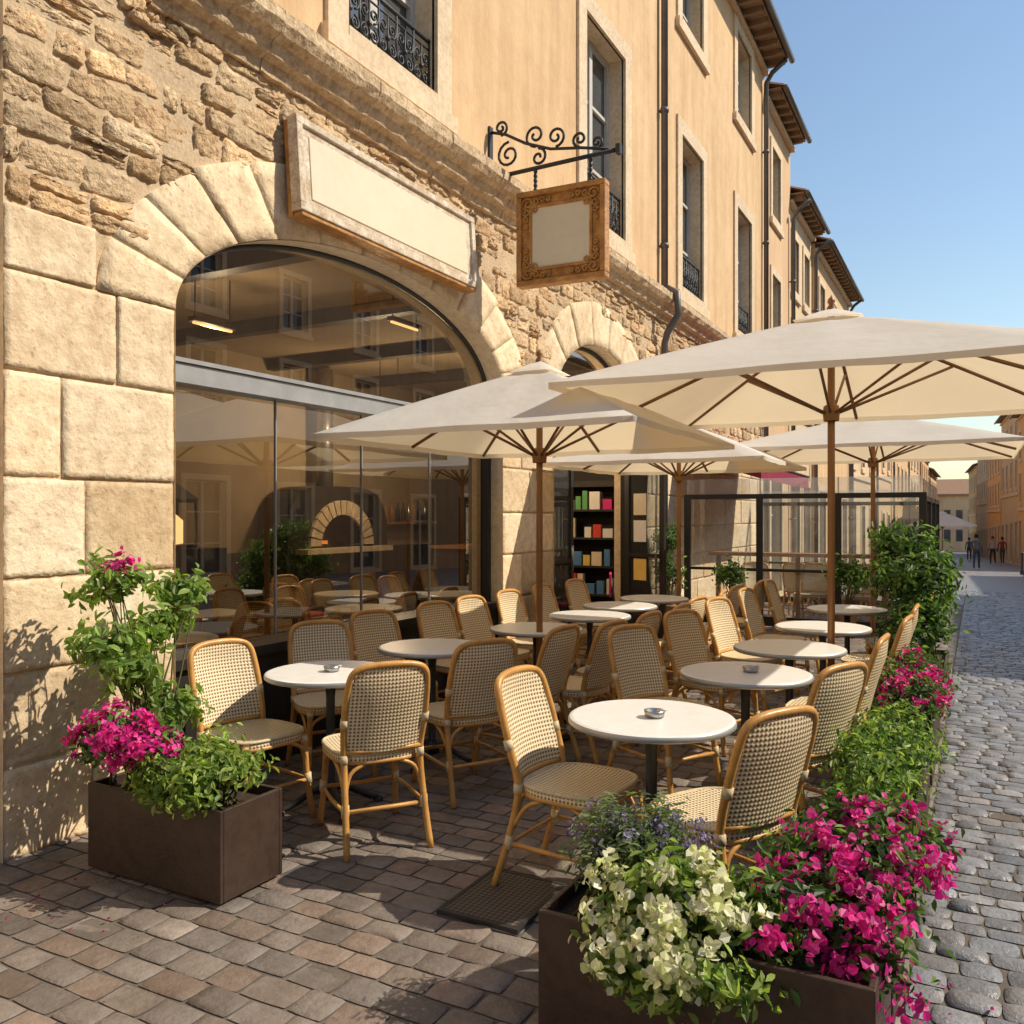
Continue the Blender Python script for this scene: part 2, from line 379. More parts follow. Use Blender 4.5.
def voussoirs():
    V=[];F=[];C=[]; n=9
    for (c,a,b,s),nb in ((A1,13),(A2,9)):
        for i in range(nb):
            t0,t1=pi*i/nb,pi*(i+1)/nb; br=rng.normal(1,.07); hh=.050+rng.normal(0,.003); W=.50+rng.uniform(-.03,.03)
            base=len(V)
            for ii in range(n):
                for jj in range(n):
                    pa=[0,.014,.2,.4,.5,.6,.8,.986,1][ii]; pb=[0,.014,.2,.4,.5,.6,.8,.986,1][jj]
                    t=t0+.001+(t1-t0-.002)*pa; e=W*pb
                    h=-.006 if (ii in(0,n-1) or jj in (0,n-1)) else hh+rng.normal(0,.002)
                    V.append((BK+h,c-(a+e)*math.cos(t),s+(b+e)*math.sin(t))); C.append((br,br*.99,br*.97))
            for ii in range(n-1):
                for jj in range(n-1):
                    k=base+ii*n+jj; F.append((k,k+n,k+n+1,k+1))
    npmesh('arch_voussoirs',np.array(V),np.array(F),np.array(C),M['ashlar'],True,cafe)
voussoirs()
c_=B(); y=2.4
while y<YE:
    L=min(rnd.uniform(.7,1.2),YE-y); e=rnd.uniform(-.006,.006)
    prof=[(-4.0,4.36),(-3.91,4.36),(-3.89,4.43),(-3.83,4.45),(-3.80,4.52),(-3.74,4.55),(-3.70+e,4.60),(-3.70+e,4.68),(-3.74,4.70),(-4.0,4.75)]
    n=len(prof); seg=10
    V=[];F=[]
    for i in range(seg+1):
        yy_=y+.002+(L-.004)*i/seg
        V+=[(px+(rnd.uniform(-.009,.007) if 0<j<n-1 else 0),yy_,pz+rnd.uniform(-.006,.006)) for j,(px,pz) in enumerate(prof)]
    for i in range(seg):
        for j in range(n-1): F.append((i*n+j,(i+1)*n+j,(i+1)*n+j+1,i*n+j+1))
    F.append(tuple(range(n))); F.append(tuple(seg*n+j for j in range(n-1,-1,-1)))
    c_.add(V,F,'cornice'); y+=L
c_.obj('cornice',cafe)

def facade(par,X,sg,y0,y1,z0,z1,ops,wall,depth=.24,surround=.2):
    w=B(); fr=B(); tr=B()
    ys=sorted({y0,y1,*[o[0] for o in ops],*[o[1] for o in ops]}); zs=sorted({z0,z1,*[o[2] for o in ops],*[o[3] for o in ops]})
    for i in range(len(ys)-1):
        for j in range(len(zs)-1):
            cy,cz=(ys[i]+ys[i+1])/2,(zs[j]+zs[j+1])/2
            if any(o[0]<cy<o[1] and o[2]<cz<o[3] for o in ops): continue
            w.quad((X,ys[i],zs[j]),(X,ys[i+1],zs[j]),(X,ys[i+1],zs[j+1]),(X,ys[i],zs[j+1]),wall)
    for (a,b,c,d) in ops:
        xi=X-sg*depth
        for p,q in (((a,c),(a,d)),((a,d),(b,d)),((b,d),(b,c)),((b,c),(a,c))):
            w.quad((X,p[0],p[1]),(xi,p[0],p[1]),(xi,q[0],q[1]),(X,q[0],q[1]),'trim')
        fr.quad((xi,a,c),(xi,b,c),(xi,b,d),(xi,a,d),'pane')
        def bx(ya,yb,za,zb,t=.05,k='wframe'): fr.box(min(xi+sg*.003,xi+sg*t),max(xi+sg*.003,xi+sg*t),ya,yb,za,zb,k)
        m=(a+b)/2; f=.06
        bx(a,a+f,c,d); bx(b-f,b,c,d); bx(a+f,b-f,c,c+f); bx(a+f,b-f,d-f,d); bx(m-.045,m+.045,c+f,d-f,.06)
        for k in (1,2): 
            zz=c+(d-c)*k/3; bx(a+f,m-.045,zz-.02,zz+.02,.04); bx(m+.045,b-f,zz-.02,zz+.02,.04)
        s_=surround
        def tb(ya,yb,za,zb,o=.035): tr.box(min(X-sg*.02,X+sg*o),max(X-sg*.02,X+sg*o),ya,yb,za,zb,'trim')
        tb(a-s_,a,c-.1,d); tb(b,b+s_,c-.1,d); tb(a-s_,b+s_,d,d+s_); tb(a-s_-.04,b+s_+.04,c-.24,c-.1,.07); tb(a,b,c-.1,c,.04)
    w.obj('walls',par); 
    if ops: fr.obj('windows',par); tr.obj('window_surrounds',par)
def spiral(c,R,a0,turns,dr,n=18,shr=.8):
    return [(c[0]+R*(1-shr*i/n)*math.cos(a0+dr*turns*2*pi*i/n),c[1]+R*(1-shr*i/n)*math.sin(a0+dr*turns*2*pi*i/n)) for i in range(n+1)]
def guard(par,X,a,b,z0,h):
    i=B(); P=lambda y,z:(X,y,z)
    i.tube([P(a,z0),P(b,z0)],.012,'iron',6); i.tube([P(a,z0+h),P(b,z0+h)],.018,'iron',6); i.tube([P(a,z0+h-.07),P(b,z0+h-.07)],.009,'iron',6)
    n=5; w_=(b-a)/n
    for k in range(n+1): i.tube([P(a+k*w_,z0),P(a+k*w_,z0+h)],.010,'iron',6)
    for k in range(n):
        cx=a+(k+.5)*w_; hh=h-.07
        for sx in (-1,1):
            for (cz,dr,a0) in ((z0+hh*.72,1,-pi/2),(z0+hh*.28,-1,pi/2)):
                R=min(w_*.24,hh*.24)
                sp=spiral((0,0),R,a0,1.4,dr)
                i.tube([P(cx+sx*(w_*.24+p[0]),cz+p[1]) for p in sp],.009,'iron',5)
        i.tube([P(cx,z0),P(cx,z0+hh)],.008,'iron',5)
        i.lathe([(0,-.03),(.02,-.01),(.02,.01),(0,.03)],P(cx,z0+hh/2),'iron',8)
    i.obj('iron_window_guard',par)
def eave(par,X,sg,y0,y1,z,over=.42,depth=5.0,rise=2.0,detail=True):
    r=B()
    x1=X+sg*over; xb=X-sg*depth
    def bx(xa,xb_,*a): r.box(min(xa,xb_),max(xa,xb_),*a)
    bx(X-sg*.1,x1,y0,y1,z,z+.03,'rafter')
    bx(X+sg*.001,X+sg*.12,y0,y1,z-.20,z-.115,'trim')
    y=y0+.15
    while y<y1-.1 and detail: bx(X+sg*.002,x1-sg*.03,y,y+.09,z-.11,z-.001,'rafter'); y+=.42
    y=y0
    while y<y1-.05:
        p=.2 if detail else .4; n=4
        V=[]
        for k in range(n+1):
            a=pi*k/n; V.append((x1+sg*.06,y+p/2-math.cos(a)*p/2,z+.045+math.sin(a)*.07)); V.append((xb,y+p/2-math.cos(a)*p/2,z+.045+rise+math.sin(a)*.07))
        F=[(2*k,2*k+1,2*k+3,2*k+2) for k in range(n)]+[(0,2,4,6,8)]
        r.add(V,F,'roof'); y+=p
    r.tube([(x1+sg*.09,y0,z+.0),(x1+sg*.09,y1,z+.0)],.06,'zinc',8)
    r.quad((xb,y0,z+rise),(xb,y1,z+rise),(xb-sg*5,y1,z),(xb-sg*5,y0,z),'roof')
    r.obj('roof',par)
def endwalls(par,X,sg,y0,y1,z0,z1,k,depth=9):
    w=B(); xb=X-sg*depth
    for y in (y0,y1): w.quad((X,y,z0),(xb,y,z0),(xb,y,z1),(X,y,z1),k)
    w.quad((xb,y0,z0),(xb,y1,z0),(xb,y1,z1),(xb,y0,z1),k)
    w.obj('end_walls',par)
opsA=[]
for a,b in ((4.82,5.96),(9.06,10.29),(12.70,13.85),(16.15,17.30),(.9,2.0)):
    opsA.append((a,b,5.05,7.35)); opsA.append((a,b,9.1,10.65))
facade(cafe,X0+.02,1,-12,YE,4.70,11.05,opsA,'plaster',.24,.22)
for a,b in ((4.82,5.96),(9.06,10.29),(12.70,13.85),(16.15,17.30)): guard(cafe,X0-.03,a,b,5.08,.42 if a<6 else .5)
eave(cafe,X0,1,-12,YE,11.05,.5)
w=B()
w.quad((-4,-12,11.04),(-4,YE,11.04),(-9.5,YE,11.04),(-9.5,-12,11.04),'rafter')
w.quad((-4,YE,-.5),(-9.5,YE,-.5),(-9.5,YE,11.03),(-4,YE,11.03),'plaster2')
w.quad((-9.5,-12,-.5),(-9.5,YE,-.5),(-9.5,YE,11.03),(-9.5,-12,11.03),'plaster2')
w.obj('rear_walls',cafe)
def pipe(y,z0,z1,par,X=X0+.10):
    p=B(); p.tube([(X,y,z0),(X,y,z1-.4),(X+.12,y,z1-.2),(X+.4,y,z1)],.05,'zinc',10)
    z=z0+.6
    while z<z1-.5: p.lathe([(.05,-.03),(.062,-.03),(.062,.03),(.05,.03)],(X,y,z),'zinc',10); p.box(X-.12,X,y-.02,y+.02,z-.012,z+.012,'zinc'); z+=1.9
    p.obj('drain_pipe',par)
pipe(11.7,4.78,11.05,cafe,-3.84); 
p=B(); p.tube([(-3.84,11.7,4.8),(-3.66,11.7,4.70),(-3.64,11.7,4.4),(-3.80,11.7,4.15),(-3.84,11.7,4.0),(-3.84,11.7,.0)],.05,'zinc',10); p.obj('drain_pipe_lower',cafe)
pipe(18.4,4.78,11.0,cafe); p=B(); p.tube([(-3.84,18.4,4.8),(-3.64,18.4,4.70),(-3.64,18.4,4.4),(-3.84,18.4,4.0),(-3.84,18.4,-.2)],.05,'zinc',10); p.obj('drain_pipe_lower',cafe)

# shopfront
s=B()
yA,yB=A1[0]-A1[1],A1[0]+A1[1]
gp=[A1[0]-A1[1]*math.cos(pi*i/40) for i in range(41)]
gl=B()
V=[(-4.13,y,.78) for y in gp]+[(-4.13,y,az(A1,y)) for y in gp]
gl.add(V,[(i,i+1,41+i+1,41+i) for i in range(40)],'glass'); 
gp2=[A2[0]-A2[1]*math.cos(pi*i/30) for i in range(31)]
V=[(-4.13,y,2.45) for y in gp2]+[(-4.13,y,max(2.46,az(A2,y))) for y in gp2]
gl.add(V,[(i,i+1,31+i+1,31+i) for i in range(30)],'glass')
gl.obj('shop_glass',cafe)
s.tube([(-4.12,y,az(A1,y)-.012) for y in gp],.022,'black',6)
s.tube([(-4.12,y,az(A2,y)-.012) for y in gp2],.03,'black',6)
s.box(-4.15,-4.07,yA,yA+.05,.78,2.75,'black'); s.box(-4.15,-4.07,yB-.06,yB,.78,2.75,'black')
s.box(-4.15,-4.0,yA+.004,yB-.004,2.36,2.47,'silver'); s.box(-4.16,-3.985,yA+.003,yB-.003,2.475,2.50,'silver')
for y in (4.35,5.27,6.2): s.box(-4.14,-4.12,y-.004,y+.004,.80,2.36,'silver')
s.box(-4.22,-3.99,yA+.002,yB-.002,-.02,.72,'dark'); s.box(-4.25,-3.95,yA+.004,yB-.004,.72,.78,'black')
for k in range(4):
    a=yA+.1+k*.93; s.box(-3.99,-3.975,a,a+.82,.12,.62,'black')
s.box(-4.3,-4.1,8.3,10.9,2.38,2.45,'black')
s.box(-4.16,-4.08,8.31,8.38,0,2.38,'black'); s.box(-4.16,-4.08,10.82,10.89,0,2.38,'black')
s.obj('shopfront_frame',cafe)
def door_leaf(name,p0,p1):
    d=B(); a=Vector(p0); b=Vector(p1); L=(b-a).length; T=Matrix.Translation(a)@Matrix.Rotation(math.atan2((b-a).y,(b-a).x),4,'Z')
    for x0,x1,z0,z1 in ((0,.07,.02,2.35),(L-.07,L,.02,2.35),(.07,L-.07,.02,.30),(.07,L-.07,2.25,2.35),(.07,L-.07,1.05,1.10)): d.box(x0,x1,-.025,.025,z0,z1,'black',T)
    d.box(.07,L-.07,-.004,.004,.3,2.25,'glass2',T); d.tube([T@Vector((L-.1,-.06,.95)),T@Vector((L-.1,-.06,1.25))],.012,'steel')
    if 'open' in name:
        for z,k in ((1.6,'panel'),(1.25,'tabletop'),(.75,'yel')): d.box(.14,.34,-.012,-.006,z,z+.28,k,T)
    d.obj(name,cafe)
door_leaf('door_leaf',(-4.12,8.40,0),(-4.12,9.15,0)); door_leaf('door_leaf_open',(-4.08,10.80,0),(-3.48,10.62,0))
# interior
r=B()
xr=-8.6; ya,yb=2.7,13.0
r.quad((-4.27,ya,.01),(-4.27,yb,.01),(xr,yb,.01),(xr,ya,.01),'floorw')
r.quad((-4.0,ya,3.75),(-4.0,yb,3.75),(xr,yb,3.75),(xr,ya,3.75),'inwall')
r.quad((xr,ya,1.1),(xr,yb,1.1),(xr,yb,3.75),(xr,ya,3.75),'inwall'); r.box(xr,xr+.03,ya,yb,0,1.1,'dark')
r.quad((-4.0,ya,0),(xr,ya,0),(xr,ya,3.75),(-4.0,ya,3.75),'inwall'); r.quad((-4.0,yb,0),(xr,yb,0),(xr,yb,3.75),(-4.0,yb,3.75),'dark')
r.quad((-4.29,7.3,0),(-4.29,8.2,0),(-4.29,8.2,3.75),(-4.29,7.3,3.75),'dark')
for k in range(5): r.box(xr,-4.3,3.2+k*1.9,3.34+k*1.9,3.6,3.748,'dark')
r.box(-8.56,-8.5,5.4,7.0,1.5,2.5,'dark'); r.box(-8.495,-8.49,5.5,6.9,1.58,2.42,'panel')
r.box(-7.2,-6.6,10.9,12.4,0,1.1,'dark'); r.box(-7.25,-6.55,10.85,12.45,1.1,1.14,'wood')
for k in range(9): r.lathe([(0,0),(.04,0),(.04,.18),(.015,.24),(.015,.3),(0,.3)],(-8.4,11.2+k*.16,1.5),rnd.choice(['dark','steel','wood']),8)
r.box(-8.58,-8.3,11.1,12.7,1.45,1.49,'wood')
r.box(-6.45,-6.05,4.95,5.75,0.01,1.30,'dark')
r.obj('interior_room',cafe)
l=B(); lx,ly,lz=-6.2,5.3,1.31
l.box(lx-.13,lx+.13,ly-.13,ly+.13,lz,lz+.03,'iron'); l.box(lx-.13,lx+.13,ly-.13,ly+.13,lz+.40,lz+.43,'iron')
for a in (-.12,.12):
    for b_ in (-.12,.12): l.box(lx+a-.01,lx+a+.01,ly+b_-.01,ly+b_+.01,lz+.03,lz+.40,'iron')
l.add([(lx-.14,ly-.14,lz+.43),(lx+.14,ly-.14,lz+.43),(lx+.14,ly+.14,lz+.43),(lx-.14,ly+.14,lz+.43),(lx,ly,lz+.58)],[(0,1,4),(1,2,4),(2,3,4),(3,0,4)],'iron'); l.lathe([(0,.03),(.065,.04),(.065,.24),(0,.30)],(lx,ly,lz),'lamp',12); l.obj('lit_lantern')
o=B(); yc=9.75; xo=-8.0
o.box(-8.55,xo,yc-1.12,yc+1.12,0,1.06,'oven')
NA=20; V=[];
def ovp(a,k): 
    c_a=math.cos(a); return yc-1.1*(abs(c_a)**.5)*(1 if c_a>0 else -1), 1.06+(.95*math.sin(a)**.6 if 0<k<NA else 0)
for k in range(NA+1):
    a=pi*k/NA; yy_,zz_=ovp(a,k); V+=[(xo,yy_,zz_),(-8.55,yy_,zz_),(xo,yc-.48*math.cos(a),1.16+.44*math.sin(a)),(-8.5,yc-.48*math.cos(a),1.16+.44*math.sin(a))]
F=[(4*k,4*k+1,4*k+5,4*k+4) for k in range(NA)]+[(4*k,4*k+4,4*k+6,4*k+2) for k in range(NA)]+[(4*k+2,4*k+6,4*k+7,4*k+3) for k in range(NA)]
o.add(V,F,'oven'); o.quad((xo,yc-.48,1.06),(xo,yc+.48,1.06),(xo,yc+.48,1.16),(xo,yc-.48,1.16),'oven')
o.box(-8.54,-8.5,yc-.3,yc+.3,1.17,1.22,'ember')
for k in range(15):
    a0=pi*k/15+.02;a1=pi*(k+1)/15-.02
    V=[(xo+.05,yc-R*math.cos(t),1.16+R*.93*math.sin(t)) for t in (a0,a1) for R in (.48,.70)]
    V2=[(xo-.01,p[1],p[2]) for p in V]
    o.add(V+V2,[(0,2,3,1),(0,1,5,4),(2,6,7,3),(1,3,7,5),(0,4,6,2)],'ovenstone')
o.box(xo-.05,xo+.22,yc-.95,yc+.95,1.07,1.14,'ovenstone'); o.tube([(-8.3,yc,1.9),(-8.3,yc,3.7)],.12,'steel',12)
for z in (.2,.6): o.box(xo+.001,xo+.02,yc-.9,yc+.9,z,z+.3,'dark')
o.obj('pizza_oven')
sh=B()
x0,x1,yf,yk=-5.35,-4.42,11.35,11.7
for z in (.05,.45,.85,1.25,1.65,2.0): sh.box(x0,x1,yf,yk,z,z+.03,'dark')
sh.box(x0-.04,x0,yf,yk,0,2.1,'dark');sh.box(x1,x1+.04,yf,yk,0,2.1,'dark'); sh.box(x0,x1,yk,yk+.03,0,2.1,'dark')
pc=['panel','redc','silver','yel','grn','tabletop','blue','hinge']
for z in (.08,.48,.88,1.28,1.68):
    x=x0+.03
    while x<x1-.12:
        w_=rnd.uniform(.07,.16); 
        if rnd.random()<.85: sh.box(x,x+w_,yf+.02,yf+.04+.1*rnd.random(),z,z+rnd.uniform(.12,.28),rnd.choice(pc))
        x+=w_+rnd.uniform(.02,.05)
sh.obj('display_shelf')
for (x,y,z,e_) in ((-6,5.54,3.28,45),(-5,7.07,3.48,0),(-6.9,9.4,2.9,120),(-4.9,10.4,2.9,40)):  # last two lamps are unseen, added to brighten the oven and doorway goods
    l=B(); l.tube([(x,y-.2,z+.04),(x,y-.2,3.74)],.006,'black',6); l.tube([(x,y+.2,z+.04),(x,y+.2,3.74)],.006,'black',6); l.box(x-.04,x+.04,y-.24,y+.24,z+.01,z+.05,'dark'); l.tube([(x,y-.22,z),(x,y+.22,z)],.014,'lamp',8)
    l.obj('real_and_added_linear_lamp')
    if e_:
        d=bpy.data.lights.new('lamp_and_fill_light','POINT'); d.energy=e_; d.color=(1,.72,.42); d.shadow_soft_size=.1
        lo=bpy.data.objects.new('lamp_and_fill_light',d); lo.location=(x,y,z-.12); scene.collection.objects.link(lo)

# signs
s=B(); T=Matrix.Translation((-3.80,4.24,3.58))@Matrix.Rotation(math.radians(-4),4,'Y')
s.box(-.05,.0,0,2.17,0,.56,'white_old',T); 
for y0,y1,z0,z1 in ((-.03,2.20,-.03,.02),(-.03,2.20,.54,.59),(-.03,.03,.02,.54),(2.14,2.20,.02,.54)): s.box(-.06,.022,y0,y1,z0,z1,'white_old',T)
s.box(-.01,.008,.10,2.06,.07,.49,'panel',T); s.box(-.10,-.06,-.02,2.19,-.06,.58,'woodframe',T); s.box(-.06,.01,-.01,2.18,-.06,-.034,'woodframe',T)
s.box(-.14,.0,.3,.34,.1,.5,'iron',T); s.box(-.14,.0,1.8,1.84,.1,.5,'iron',T)
s.obj('cafe_name_board',bevel=.006)
h=empty('hanging_sign'); Y=6.88
b=B()
b.box(-3.93,-3.90,Y-.03,Y+.03,4.62,5.15,'iron')
b.tube([(-3.9,Y,4.68),(-2.66,Y,4.70)],.020,'iron',8); b.box(-2.68,-2.64,Y-.03,Y+.03,4.66,4.74,'iron')
P=lambda p:(p[0],Y,p[1])
b.tube([P(q) for q in [(-3.9,5.1),(-3.75,5.05),(-3.55,4.93),(-3.3,4.83),(-3.0,4.78),(-2.75,4.72)]],.014,'iron',6)
for c,R,a0,t,dr in (((-3.72,4.86),.12,pi/2,1.5,1),((-3.45,4.98),.10,-pi/2,1.4,-1),((-3.25,4.93),.09,-pi/2,1.4,1),((-3.42,4.78),.08,pi/2,1.3,-1),((-3.02,4.86),.07,-pi/2,1.4,-1),((-2.86,4.80),.055,-pi/2,1.3,1),((-3.80,5.12),.07,-pi/2,1.4,1)):
    b.tube([P(q) for q in spiral(c,R,a0,t,dr,22)],.013,'iron',5)
for x in (-3.45,-2.92):
    for k in range(5): b.lathe([(.014,-.018),(.02,0),(.014,.018)],(x,Y,4.66-k*.042),'iron',8)
b.obj('bracket',h)
b=B(); T=Matrix.Translation((-3.19,Y,4.05))@Matrix.Rotation(math.radians(2),4,'Z')
w2,h2=.42,.42
b.box(-w2+.04,w2-.04,-.03,.03,-h2+.04,h2-.04,'woodframe',T)
for x0,x1,z0,z1 in ((-w2,w2,h2-.05,h2),(-w2,w2,-h2,-h2+.05),(-w2,-w2+.05,-h2+.05,h2-.05),(w2-.05,w2,-h2+.05,h2-.05)): b.box(x0,x1,-.06,.06,z0,z1,'woodframe',T)
for x0,x1,z0,z1 in ((-.30,.30,.26,.29),(-.30,.30,-.29,-.26),(-.30,-.27,-.26,.26),(.27,.30,-.26,.26)): b.box(x0,x1,-.048,.048,z0,z1,'woodframe',T)
b.obj('carved_frame',h,bevel=.01)
b=B()
for sy in (-1,1):
    b.box(-.27,.27,min(sy*.031,sy*.036),max(sy*.031,sy*.036),-.26,.26,'panel',T)
    for cx in (-1,1):
        for cz in (-1,1):
            for (o_,R,dr) in (((.31,.31),.055,1),((.235,.325),.035,-1),((.325,.235),.035,-1),((.17,.33),.028,1),((.33,.17),.028,1),((.11,.33),.022,-1),((.33,.11),.022,-1),((.25,.25),.04,1)):
                b.tube([T@Vector((cx*(o_[0]+q[0]),sy*.043,cz*(o_[1]+q[1]))) for q in spiral((0,0),R,0,1.3,dr,14)],.010,'woodframe',5)
b.obj('sign_panel',h)

# neighbouring houses
def house(name,X,sg,y0,y1,ztop,wall,wins,floors,z0=-6,over=.36,ground=True,detail=True):
    e=empty(name); ops=[]
    for a,b in wins:
        for c,d in floors: ops.append((a,b,c,d))
    if ground:
        for a,b in wins: 
            zg=gzf((a+b)/2); ops.append((a-.15,b+.15,zg+.1,zg+2.7))
    facade(e,X,sg,y0,y1,z0,ztop,ops,wall,.2,.16)
    endwalls(e,X,sg,y0,y1,z0,ztop,wall); eave(e,X,sg,y0,y1,ztop,over,4,rise=1.6,detail=detail)
    b=B(); b.box(min(X,X+sg*.08),max(X,X+sg*.08),y0,y1,floors[0][0]-.55,floors[0][0]-.38,'trim'); b.obj('string_course',e)
    return e
house('ochre_townhouse',X0+.0,1,18.62,21.6,10.55,'plaster3',[(19.4,20.3)],[(5.0,6.9),(8.2,9.7)])
house('cream_townhouse',X0-.05,1,21.62,25.0,9.35,'plaster2',[(22.1,22.9),(23.7,24.5)],[(4.6,6.3),(7.2,8.5)])
e=house('peach_townhouse',X0+.03,1,25.02,32.4,9.1,'plaster',[(25.8,26.7),(28.2,29.1),(30.6,31.5)],[(4.4,6.1),(6.9,8.2)])
b=B(); b.box(-5.2,-4.6,29.5,30.3,9.2,11.2,'plaster3'); b.box(-5.25,-4.55,29.45,30.35,11.2,11.3,'trim'); b.tube([(-4.9,29.9,11.3),(-4.9,29.9,11.7)],.12,'roof'); b.obj('chimney',e)
for yy_ in (21.45,24.8,32.2): pipe(yy_,-1,9.1,e)
y=32.42; k=0
for L,zt,wl in ((9,8.5,'plaster2'),(9,8.9,'plaster3'),(12,7.8,'plaster'),(14,7.4,'plaster2'),(16,6.8,'plaster4'),(20,6.0,'plaster')):
    n=int(L//3); ws=[(y+L*(i+.5)/n-.45,y+L*(i+.5)/n+.45) for i in range(n)]
    e=house('townhouse',X0-.04*(k%2),1,y,y+L,zt,wl,ws,[(zt-5.0,zt-3.4),(zt-2.3,zt-.9)],detail=False); pipe(y+.3,-4,zt,e); y+=L+.02; k+=1
y=50; k=0; ang=math.radians(2.6); R3=Matrix.Rotation(ang,4,'Z'); piv=Vector((3.0,48,0))
for L,zt,wl in ((12,7.6,'plaster4'),(14,8.6,'plaster3'),(16,7.6,'plaster4'),(18,8.4,'plaster2'),(20,7.2,'plaster4')):
    n=int(L//3); ws=[(y+L*(i+.5)/n-.5,y+L*(i+.5)/n+.5) for i in range(n)]
    e=house('orange_townhouse',3.0+.05*(k%2),-1,y,y+L,zt,wl,ws,[(zt-5.2,zt-3.5),(zt-2.6,zt-1.0)],detail=False)
    e.location=piv-R3@piv; e.rotation_euler=(0,0,ang); y+=L+.02; k+=1
e=empty('street_end_house'); w=B(); w.box(-14,16,152,162,-5,4.6,'plaster3')
for i in range(10):
    for z in (-2.5,.6): w.box(-6+i*1.7,-5.1+i*1.7,151.9,151.99,z,z+1.8,'pane')
w.box(-14.5,16.5,151.6,162.4,4.6,4.9,'roof'); w.add([(-14.5,151.6,4.9),(16.5,151.6,4.9),(16.5,157,7.4),(-14.5,157,7.4),(16.5,162.4,4.9),(-14.5,162.4,4.9)],[(0,1,2,3),(3,2,4,5),(1,4,2),(0,3,5)],'roof'); w.obj('walls',e)
y=-24; k=0
for L,zt,wl in ((13,9.8,'plaster5'),(12,10.6,'plaster5'),(14,9.6,'plaster5'),(14,10.4,'plaster5'),(15,9.6,'plaster5')):
    n=int(L//3.2); ws=[(y+L*(i+.5)/n-.55,y+L*(i+.5)/n+.55) for i in range(n)]
    house('opposite_townhouse',10.2,-1,y,y+L,zt,wl,ws,[(4.2,6.2),(7.3,8.9)],detail=False); y+=L+.02; k+=1

a=B(); a.add([(-3.9,12.6,2.75),(-3.9,16.6,2.7),(-2.7,16.6,2.3),(-2.7,12.6,2.38),(-2.7,12.6,2.12),(-2.7,16.6,2.07),(-3.9,12.6,2.5)],[(0,1,2,3),(3,2,5,4),(0,3,4,6)],'awning'); a.tube([(-2.7,12.6,2.35),(-2.7,16.6,2.3)],.02,'black'); a.obj('shop_awning')
e=empty('glass_terrace_screen'); f=B(); gl=B()
def scr(p0,p1,zt,nx,zb=0,wv=.03,fro=()):
    a=Vector(p0);b=Vector(p1); L=(b-a).length; T=Matrix.Translation(a)@Matrix.Rotation(math.atan2((b-a).y,(b-a).x),4,'Z')
    for i in range(nx+1):
        x=L*i/nx; f.box(x-wv,x+wv,-.03,.03,zb,zt,'black',T)
    for i in range(nx):
        x0=L*i/nx+wv; x1=L*(i+1)/nx-wv
        for z0,z1 in ((zb+.03,zb+.16),(zb+.80,zb+.84),(zt-.07,zt)): f.box(x0,x1,-.025,.025,z0,z1,'black',T)
        gl.quad(T@Vector((x0,0,zb+.16)),T@Vector((x1,0,zb+.16)),T@Vector((x1,0,zt-.07)),T@Vector((x0,0,zt-.07)),'glass2')
        gl.quad(T@Vector((x0-wv,0,zt)),T@Vector((x1+wv,0,zt)),T@Vector((x1+wv,0,zt+.22)),T@Vector((x0-wv,0,zt+.22)),'glassf')
        f.box(x0-wv,x0-wv+.012,-.008,.008,zt,zt+.22,'silver',T)
scr((-3.75,12.5,0),(-.6,12.5,0),1.90,3,0,.045); scr((-.6,12.55,0),(-.6,17.5,0),1.86,3,-.12); scr((-3.75,17.5,0),(-.6,17.5,0),1.85,3,-.16,.03)
f.box(-3.5,-1.0,12.75,13.1,1.0,1.05,'wood'); 
for x in (-3.4,-2.25,-1.1): f.box(x-.03,x+.03,12.9,12.96,0,1.0,'wood')
f.obj('frame',e); gl.obj('glass',e)

